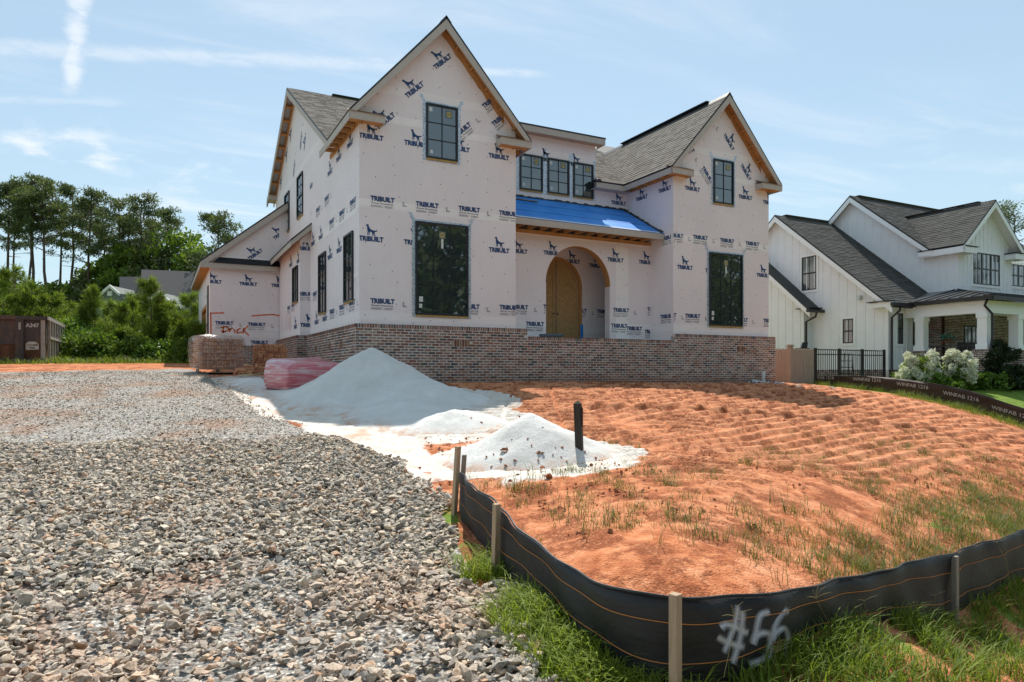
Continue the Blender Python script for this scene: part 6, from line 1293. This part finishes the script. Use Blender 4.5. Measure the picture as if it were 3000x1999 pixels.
def pine(x,y,h,cr,cb,seed,label,group='tall pines behind the lot',bend=.0,nb=26,dens=.8,card=.30):
    rng=np.random.default_rng(seed); z=gz(x,y)-.2; t=empty('pine_tree',(x,y,z),label,'tree',group); tr=MB(); k=9; P=[]; ph=rng.uniform(0,6)
    for i in range(k): f=i/(k-1); P.append((x+bend*math.sin(f*3+ph)+rng.normal(0,.05),y+bend*math.cos(f*2.4+ph),z+h*.97*f))
    tr.tube(P,[.20*(1-.8*i/(k-1))*h/17 for i in range(k)],7); tp=np.array(P); Q=[];T=[]
    def tpt(f): return np.array([np.interp(f,np.linspace(0,1,k),tp[:,j]) for j in range(3)])
    for i in range(nb):
        f=cb+(1-cb)*(i/(nb-1))**.8; o=tpt(min(f,.99)); a=rng.uniform(0,6.283); rel=(f-cb)/(1-cb); L=cr*(.45+.75*math.sin(math.pi*min(.92,.18+rel*.78)))*rng.uniform(.55,1.1); e=o+np.array([math.cos(a)*L,math.sin(a)*L,L*rng.uniform(.05,.45)]); mid=(o+e)/2+np.array([0,0,.12*L])
        tr.tube([o,mid,e],[.045,.03,.012],4,cap=False); tone=rng.uniform(.25,.7)
        for s,rr in ((1.,.30),(.72,.26),(.5,.2)):
            if rng.uniform()<.25 and s<1: continue
            c=o+(e-o)*s+np.array([rng.normal(0,.2),rng.normal(0,.2),.12*L*(1-s)+.1]); R=cr*rr*rng.uniform(.7,1.2); q,tt=cards(c,int(90*dens),(R*1.15,R*1.15,R*.62),card,rng,3.2,.5); Q.append(q);T.append(tone+(tt-.5)*.6)
    if cb>.35:
        for i in range(6): f=rng.uniform(.22,cb); o=tpt(f); a=rng.uniform(0,6.283); L=rng.uniform(.4,1.5); tr.tube([o,o+np.array([math.cos(a)*L,math.sin(a)*L,rng.uniform(-.2,.3)])],[.03,.01],4,cap=False)
    tr.build('trunk',BARK,t,True); leafmesh('crown',Q,T,PINE,t); return t
def px_ground(px,d): return atd(px,d)
tall=[(18,528,60,1.5,.70),(66,560,57,1.2,.76),(93,516,61,1.7,.70),(135,526,58,1.7,.62),(208,545,63,1.6,.66),(262,556,60,1.8,.58),(346,580,62,1.6,.60),(412,573,60,1.8,.62),(485,615,66,1.7,.66),(45,600,66,1.2,.72),(172,590,67,1.3,.68),(305,610,68,1.3,.6),(378,640,64,1.2,.62),(450,650,68,1.3,.64)]
TL=['leftmost tall pine, cut by the picture edge','bent slender pine with a leaning forked trunk','tallest pine with a high rounded crown at left','broad pine whose crown reaches low, above the skip end','pine with a twin-looking trunk right of the broad one','dense wide pine in the middle of the row','straight pine rising over the left end of the far roof','round-topped pine above the far house roof','shorter pine at the right end of the row','thin pine behind the two leftmost ones','thin pine between the broad pine and its neighbour','slim pine right of the dense middle pine','slim pine just left of the round-topped pine','slim pine right of the round-topped pine']
for i,(px,py,d,cr,cb) in enumerate(tall):
    x,y=px_ground(px,d); h=CAM[2]+d*(HOR-py)/FPX-gz(x,y)+.2; pine(x,y,h,cr,cb,100+i,TL[i],bend=.5 if i in(1,) else .15)
x,y=px_ground(641,52); pine(x,y,CAM[2]+52*(HOR-625)/FPX-gz(x,y)+.2,1.6,.5,140,'lone pine rising above the garage roof slope',bend=.1)
x,y=px_ground(2975,62); pine(x,y,CAM[2]+62*(HOR-612)/FPX-gz(x,y)+.2,3.4,.45,141,'dark tree crown showing behind the white house gable',bend=.1,nb=30)
def leafy(x,y,h,r,seed,label,m=DECI,name='leafy_tree',group='broad-leaved trees behind the lot',z0=None,n=46,card=.34,dens=60,cat='tree',low=.15,asp=1.6,up=0.):
    rng=np.random.default_rng(seed); z=gz(x,y)-.1 if z0 is None else z0; t=empty(name,(x,y,z),label,cat,group); tr=MB(); tr.tube([(x,y,z),(x+.1,y,z+h*.45),(x,y+.1,z+h*.85)],[.022*h,.014*h,.004*h],6); Q=[];T=[]
    for i in range(n):
        f=rng.uniform(low,1.); rad=r*(.35+.75*math.sin(math.pi*min(.95,.12+.8*f)))*rng.uniform(.25,1.); a=rng.uniform(0,6.283); c=np.array([x+math.cos(a)*rad,y+math.sin(a)*rad,z+h*f*.95]); R=r*rng.uniform(.22,.42)
        if i%4==0: tr.tube([(x,y,z+h*f*.6),tuple(c)],[.006*h,.003*h],4,cap=False)
        q,tt=cards(c,dens,(R,R,R*.8),card,rng,asp,up); Q.append(q);T.append(rng.uniform(.2,.8)+(tt-.5)*.5)
    tr.build('trunk' if cat=='tree' else 'stem',BARK,t,True); leafmesh('crown' if cat=='tree' else 'foliage',Q,T,m,t); return t
deci=[(20,790,60,2.),(70,840,58,1.8),(160,830,60,1.8),(235,790,62,2.1),(300,740,62,2.3),(380,705,60,2.4),(450,720,60,2.3),(520,665,60,2.6),(575,700,58,2.2),(610,735,56,2.),(120,830,58,2.),(340,790,58,2.),(265,820,58,2.)]
DL=['dark leafy tree at the left picture edge','low leafy tree behind the skip','leafy tree between the slender pine trunks','tall leafy tree below the twin pine','leafy tree under the dense pine','large bright leafy tree left of the far roof','leafy tree above the far roof ridge','brightest tall leafy tree near the garage','leafy tree touching the garage eave','small leafy tree behind the garage wall corner','low dark tree left of the skip end','low tree at the foot of the middle pines','low tree beside the far green gable']
for i,(px,py,d,r) in enumerate(deci):
    x,y=px_ground(px,d); leafy(x,y,CAM[2]+d*(HOR-py)/FPX-gz(x,y),r,200+i,DL[i],DECI if i%3 else PINE,n=60,card=.42,dens=70)
# young pines along the rear edge of the lot
def sapling(x,y,h,r,seed,label):
    rng=np.random.default_rng(seed); z=gz(x,y)-.05; t=empty('young_pine',(x,y,z),label,'tree','young pines along the rear edge of the lot'); tr=MB(); tr.tube([(x,y,z),(x+.05,y,z+h*.5),(x,y,z+h)],[.05,.035,.01],6); Q=[];T=[]
    nb=int(9+h*6)
    for i in range(nb):
        f=.10+.88*i/(nb-1); L=r*(1-f*.86)*rng.uniform(.7,1.15)+.10; a=rng.uniform(0,6.283); o=np.array([x,y,z+h*f]); e=o+np.array([math.cos(a)*L,math.sin(a)*L,L*.55+.1]); tr.tube([o,e],[.014,.006],4,cap=False)
        for s in (1.,.78,.55,.35):
            c=o+(e-o)*s; n=int(44+10*L); d=rng.normal(size=(n,3)); d/=np.linalg.norm(d,axis=1)[:,None]; d+=(e-o)/np.linalg.norm(e-o)*.9; d/=np.linalg.norm(d,axis=1)[:,None]; l=rng.uniform(.16,.34,n)[:,None]; b=np.cross(d,rng.normal(size=(n,3))); b/=np.linalg.norm(b,axis=1)[:,None]; p=c+rng.normal(0,.05,(n,3)); b*=.013
            Q.append(np.stack([p-b,p+d*l*.6-b,p+d*l,p+d*l*.6+b],1)); T.append(np.full(n,rng.uniform(.25,.85))+rng.uniform(-.2,.2,n))
    tr.build('trunk',BARK,t,True); leafmesh('needles',Q,T,SAPL,t)
sap=[(42,800,31,1.5),(92,845,30,1.3),(150,875,31,1.2),(10,880,29,1.3),(200,905,33,1.2),(275,855,31,.9),(330,900,33,1.3),(370,905,30,1.3),(405,880,31,1.2),(440,833,29,1.0),(485,900,30,1.2),(520,930,31,1.1),(562,872,32,1.2),(590,960,28,1.0),(245,935,32,1.1),(300,960,33,1.1),(355,980,29,.8),(120,920,30,1.2),(60,930,30,1.2),(460,950,30,1.1),(545,950,30,1.),(180,960,31,1.)]
SL=['tallest young pine over the skip','young pine right of the tallest one','bushy young pine above the skip corner','young pine at the left edge','wide young pine right of the skip','slim tufted young pine before the far green gable','round young pine left of the slim trunk','dense young pine in the middle of the thicket','tall dense young pine before the far roof','straight young pine with a bare lower trunk','broad young pine right of the bare trunk','low young pine near the garage','young pine beside the garage wall','short young pine at the garage corner','short bushy pine in the thicket behind the skip','low young pine at the thicket foot','small yellow-green young pine in front','low pine behind the skip rail','low pine behind the skip number','low pine right of centre','low pine left of the garage','low pine next to the skip end']
for i,(px,py,d,r) in enumerate(sap):
    x,y=px_ground(px,d); sapling(x,y,max(.8,CAM[2]+d*(HOR-py)/FPX-gz(x,y)),r,300+i,SL[i])
shr=[(185,930,30,1.1),(225,960,29,1.2),(265,985,28,1.),(310,1000,28,.9),(420,1000,28,.9),(500,1010,28,.9),(555,1005,27,.9),(150,985,29,.8),(380,1010,28,.8),(450,1020,27.5,.7)]
HL=['leafy dark shrub directly right of the skip','wide leafy shrub in the thicket','shrub at the thicket foot right of the skip','low shrub in the thicket middle','low shrub under the bare-trunk pine','low shrub near the garage end','shrub against the garage corner','low shrub touching the skip','small shrub in the middle of the thicket','small shrub right of the middle']
for i,(px,py,d,r) in enumerate(shr):
    x,y=px_ground(px,d); leafy(x,y,CAM[2]+d*(HOR-py)/FPX-gz(x,y)+.1,r,400+i,HL[i],BUSH if i%2 else DECI,'shrub','shrubs at the foot of the young pines',n=40,card=.17,dens=70,cat='shrub',low=.05)
# wood far behind, closing the gaps; and the wood across the street that the windows mirror
def woods(name,label,pts,seed,h,card=.9,n=420,dens=26):
    rng=np.random.default_rng(seed); Q=[];T=[]
    for _ in range(n):
        i=rng.integers(0,len(pts)-1); t=rng.uniform(); x=pts[i][0]*(1-t)+pts[i+1][0]*t+rng.normal(0,3); y=pts[i][1]*(1-t)+pts[i+1][1]*t+rng.normal(0,3); z=gz(x,y)+rng.uniform(0,1)**.9*h*(.55+.6*vnoise(np.array([x*.12]),np.array([y*.12]),seed)[0]); R=rng.uniform(1.,2.2)
        q,tt=cards((x,y,z),dens,(R,R,R*.8),card,rng,1.5); Q.append(q);T.append(rng.uniform(.0,.6)+(tt-.5)*.4)
    o=leafmesh(name,Q,T,PINE,None); props(o,label,'woods',kind='stuff'); return o
a=px_ground(-260,74);b=px_ground(200,76);c_=px_ground(620,72); woods('woods','dark wood closing the view behind the pines',[a,b,c_],7,6.5,n=520)
woods('street_woods','wood across the street behind the camera',[(-55,-45),(-20,-52),(15,-54),(50,-50),(95,-40)],8,21,1.4,1900,22)
# ---- neighbour's planting
def hydrangea(x,y,h,r,seed,label):
    t=leafy(x,y,h,r,seed,label,DECI,'hydrangea_bush','hydrangeas before the white porch',n=46,card=.13,dens=60,cat='shrub',low=.05); rng=np.random.default_rng(seed+1); z=gz(x,y)
    ms=[]
    for v in range(4):
        q,tt=cards((0,0,0),260,(.85,.8,1.15),.55,rng,1.15); ms.append((q,tt))
    for i in range(40):
        a=rng.uniform(0,6.283); f=rng.uniform(.25,1.); rad=r*(1.05 if f<.75 else .75)*math.sqrt(rng.uniform(.45,1)); c=np.array([x+math.cos(a)*rad,y+math.sin(a)*rad*.9,z+h*f+.05]); s=rng.uniform(.12,.18); q,tt=ms[i%4]; leafmesh('bloom',[q*s+c],[tt],BLOOM,t)
xx,yy=atd(2695,24.6); hydrangea(xx,yy,1.1,.68,500,'large hydrangea bush full of white blooms, left of the two'); xx,yy=atd(2808,24.4); hydrangea(xx,yy,1.2,.5,510,'taller narrow hydrangea bush with white blooms, right of the two')
for px,d,h,r,lab in ((2745,24,.55,.6,'bright green mound shrub under the left hydrangea'),(2868,24.8,.72,.8,'wide bright green shrub right of the hydrangeas'),(2790,24,.45,.45,'small bright green shrub between the hydrangeas')): xx,yy=atd(px,d); leafy(xx,yy,h,r,520+px,lab,BUSH,'garden_shrub','green shrubs in the white house bed',n=34,card=.13,dens=80,cat='shrub',low=.05)
for px,d,h,r,lab in ((2930,25,2.1,.5,'tall dark evergreen shrub in front of the porch pier'),(2975,25.5,.8,.7,'low dark shrub at the right edge'),(2925,25.3,.7,.7,'low dark shrub at the foot of the tall evergreen')): xx,yy=atd(px,d); leafy(xx,yy,h,r,560+px,lab,DARKB,'evergreen_shrub','dark shrubs by the porch',n=44,card=.12,dens=80,cat='shrub',low=.04,up=.6)
fb=empty('hanging_basket',(23.6,-.6,2.9),'hanging flower basket with turquoise leaves before the brick wall','flower basket'); p=onX(2778,990,PX+.3); q1,t1=cards((p.x,p.y,p.z+.03),160,(.26,.26,.13),.10,np.random.default_rng(5),1.8); leafmesh('foliage',[q1],[t1],FLOWER,fb); q1,t1=cards((p.x,p.y,p.z-.10),60,(.2,.2,.08),.08,np.random.default_rng(6),1.8); leafmesh('flowers',[q1],[t1],m_leaf('coral_flower',(.30,.07,.03),(.5,.18,.10)),fb); MB().tube([(p.x,p.y,p.z),(p.x,p.y,3.8)],.006,5).build('hanger',BLACK,fb)
# ---- grass and weeds
def blades(x,y,z,h,wd,rng,lean=.5,tone=None):
    n=len(x); a=rng.uniform(0,6.283,n); dx,dy=np.cos(a),np.sin(a); L=h*lean*rng.uniform(.3,1.3,n); px_,py_=-dy*wd/2,dx*wd/2; V=np.zeros((n,7,3))
    for k,(f,wf_) in enumerate(((0,1.),(.4,.85),(.75,.5))):
        cx=x+dx*L*f**2; cy=y+dy*L*f**2; cz=z+h*(f-.18*lean*f**2)
        V[:,2*k]=np.stack([cx-px_*wf_,cy-py_*wf_,cz],1); V[:,2*k+1]=np.stack([cx+px_*wf_,cy+py_*wf_,cz],1)
    V[:,6]=np.stack([x+dx*L,y+dy*L,z+h*(1-.3*lean)],1); b=(np.arange(n)*7)[:,None]
    T=np.concatenate([b+np.array([[0,1,3]]),b+np.array([[0,3,2]]),b+np.array([[2,3,5]]),b+np.array([[2,5,4]]),b+np.array([[4,5,6]])]); t=rng.uniform(.1,.9,n) if tone is None else np.clip(tone+rng.uniform(-.25,.25,n),0,1)
    return V.reshape(-1,3),T,np.repeat(t,7)[:,None]*np.ones((1,3))
def grass(name,label,parts,m):
    V=[];T=[];C=[];b=0
    for v,t,c in parts: V.append(v);T.append(t+b);C.append(c);b+=len(v)
    o=link(name,npmesh(name,np.concatenate(V),np.concatenate(T),m,np.concatenate(C))); props(o,label,'grass',kind='stuff')
rg=np.random.default_rng(77); SPs=SP[:,:2]
def near_fence(n,i0,i1,dmin,dmax,power=1.):
    L=len(SPs); i=rg.uniform(i0*(L-1),i1*(L-1),n); k=np.clip(i.astype(int),0,L-2); f=(i-k)[:,None]; p=SPs[k]*(1-f)+SPs[k+1]*f; t=SPs[k+1]-SPs[k]; t/=np.linalg.norm(t,axis=1)[:,None]; nn=np.stack([t[:,1],-t[:,0]],1); d=dmin+(dmax-dmin)*rg.uniform(0,1,n)**power; p=p+nn*d[:,None]; return p[:,0],p[:,1],d
def clump(x,y,s,th): return fbm(x*s,y*s,55,3)>th
x,y,d=near_fence(5200,.18,.423,.02,.42,1.5); ok=clump(x,y,3.,.44)&(drive(x,y)<.12); x,y=x[ok],y[ok]; g1=blades(x,y,zground(x,y)-.01,rg.uniform(.08,.26,len(x)),rg.uniform(.005,.011,len(x)),rg,.95,.62)
x,y,d=near_fence(8500,.405,.90,.03,.62,1.4); ok=clump(x,y,2.6,.43); x,y=x[ok],y[ok]; g2=blades(x,y,zground(x,y)-.01,rg.uniform(.05,.24,len(x)),rg.uniform(.005,.010,len(x)),rg,.8,.42)
x,y,d=near_fence(2600,.405,.95,.45,1.1,1.); ok=clump(x,y,2.,.5); x,y=x[ok],y[ok]; g3=blades(x,y,zground(x,y)-.01,rg.uniform(.04,.14,len(x)),rg.uniform(.003,.006,len(x)),rg,1.2,.5)
grass('verge_grass','lush green grass growing along the foot of the black silt fence',[g1,g2,g3],GRASS)
# sparse weeds on the clay inside the fence
def tufts(n,xr,yr,cond,nb,h,spread):
    X=rg.uniform(*xr,n);Y=rg.uniform(*yr,n); ok=cond(X,Y); X,Y=X[ok],Y[ok]; x=np.repeat(X,nb)+rg.normal(0,spread,len(X)*nb); y=np.repeat(Y,nb)+rg.normal(0,spread,len(X)*nb); s=np.repeat(rg.uniform(.5,1.2,len(X)),nb); return blades(x,y,zground(x,y)-.005,rg.uniform(*h,len(x))*s,rg.uniform(.003,.006,len(x)),rg,.9,.35)
f1=tufts(1500,(-1.9,9),(-13.2,-8.),lambda X,Y:(fsdf(X,Y)>.08)&(fsdf(X,Y)<2.2+.35*np.clip(X,0,6))&(fbm(X*.9,Y*.9,61,3)>.50-.012*np.clip(X,0,8))&(X>-1.2)&(piles(X,Y)<-.12),26,(.05,.16),.05)
f2=tufts(650,(-.2,7),(-13.3,-9.5),lambda X,Y:(fsdf(X,Y)>.03)&(fsdf(X,Y)<.45+.16*np.clip(X+.3,0,9)),40,(.08,.26),.08)
f3=tufts(60,(-1.7,1.5),(-13,-9.5),lambda X,Y:(fsdf(X,Y)>.1)&(fsdf(X,Y)<1.6)&(piles(X,Y)<-.15),7,(.14,.34),.03)
f4=tufts(26,(3,14),(-8.5,-2),lambda X,Y:fsdf(X,Y)>2,40,(.03,.09),.06)
grass('weeds','sparse weeds and grass tufts on the clay inside the black fence',[f1,f3,f4],DRY)
grass('fence_grass','green grass band inside the black fence towards the right',[f2],INGR)
f5=tufts(420,(15.6,17.4),(-8.5,3),lambda X,Y:(X>16.6-.25*rg.uniform(0,4,len(X)))&(fbm(X*1.2,Y*.8,3,3)>.42),26,(.10,.34),.09)
X=rg.uniform(-9,-2,2600);Y=rg.uniform(11.8,15,2600); f6=blades(X,Y,zground(X,Y)-.01,rg.uniform(.06,.42,2600)*fbm(X*1.1,Y*1.1,6,3)*1.5,rg.uniform(.012,.022,2600),rg,.9,.35)
grass('boundary_grass','tall grass along the side fence and the rear edge of the lot',[f5,f6],GRASS)
# single seed stalks against the black fabric
def stalk(px,py0,py1,lean,fork,label):
    p=fence_point(px,py0,.10); q=fence_point(px+lean,py1,.14); o=empty('grass_stalk',p,label,'grass stalk','seed stalks against the black fence'); mb=MB(); m_=(p+q)/2+Vector((.02,0,.03)); mb.tube([p,m_,q],[.0022,.0018,.0012],4)
    mb.build('stem',DRYS,o); mb=MB()
    for k in range(fork): a=math.pi*(.1+.8*k/max(1,fork-1)); mb.tube([q,q+Vector((math.cos(a)*.05,-.01,math.sin(a)*.055)),q+Vector((math.cos(a)*.10,-.02,math.sin(a)*.075))],[.0012,.0014,.0007],4)
    mb.build('seed_head',DRYS,o)
DRYS=mat('dry_stalk',(.34,.27,.13),.8,.2)
for a in ((2480,1990,1752,-90,5,'tall forked seed stalk in front of the fence right of the number'),(2120,1985,1805,30,4,'seed stalk over the sprayed hash sign'),(2245,1998,1912,28,9,'star-shaped seed head over the last digit'),(2960,1700,1590,-40,5,'branching seed stalk at the right picture edge'),(2725,1850,1745,15,2,'thin stalk left of the right-hand stake'),(2540,1950,1760,-8,2,'thin upright stalk in the middle of the fence panel')): stalk(*a)
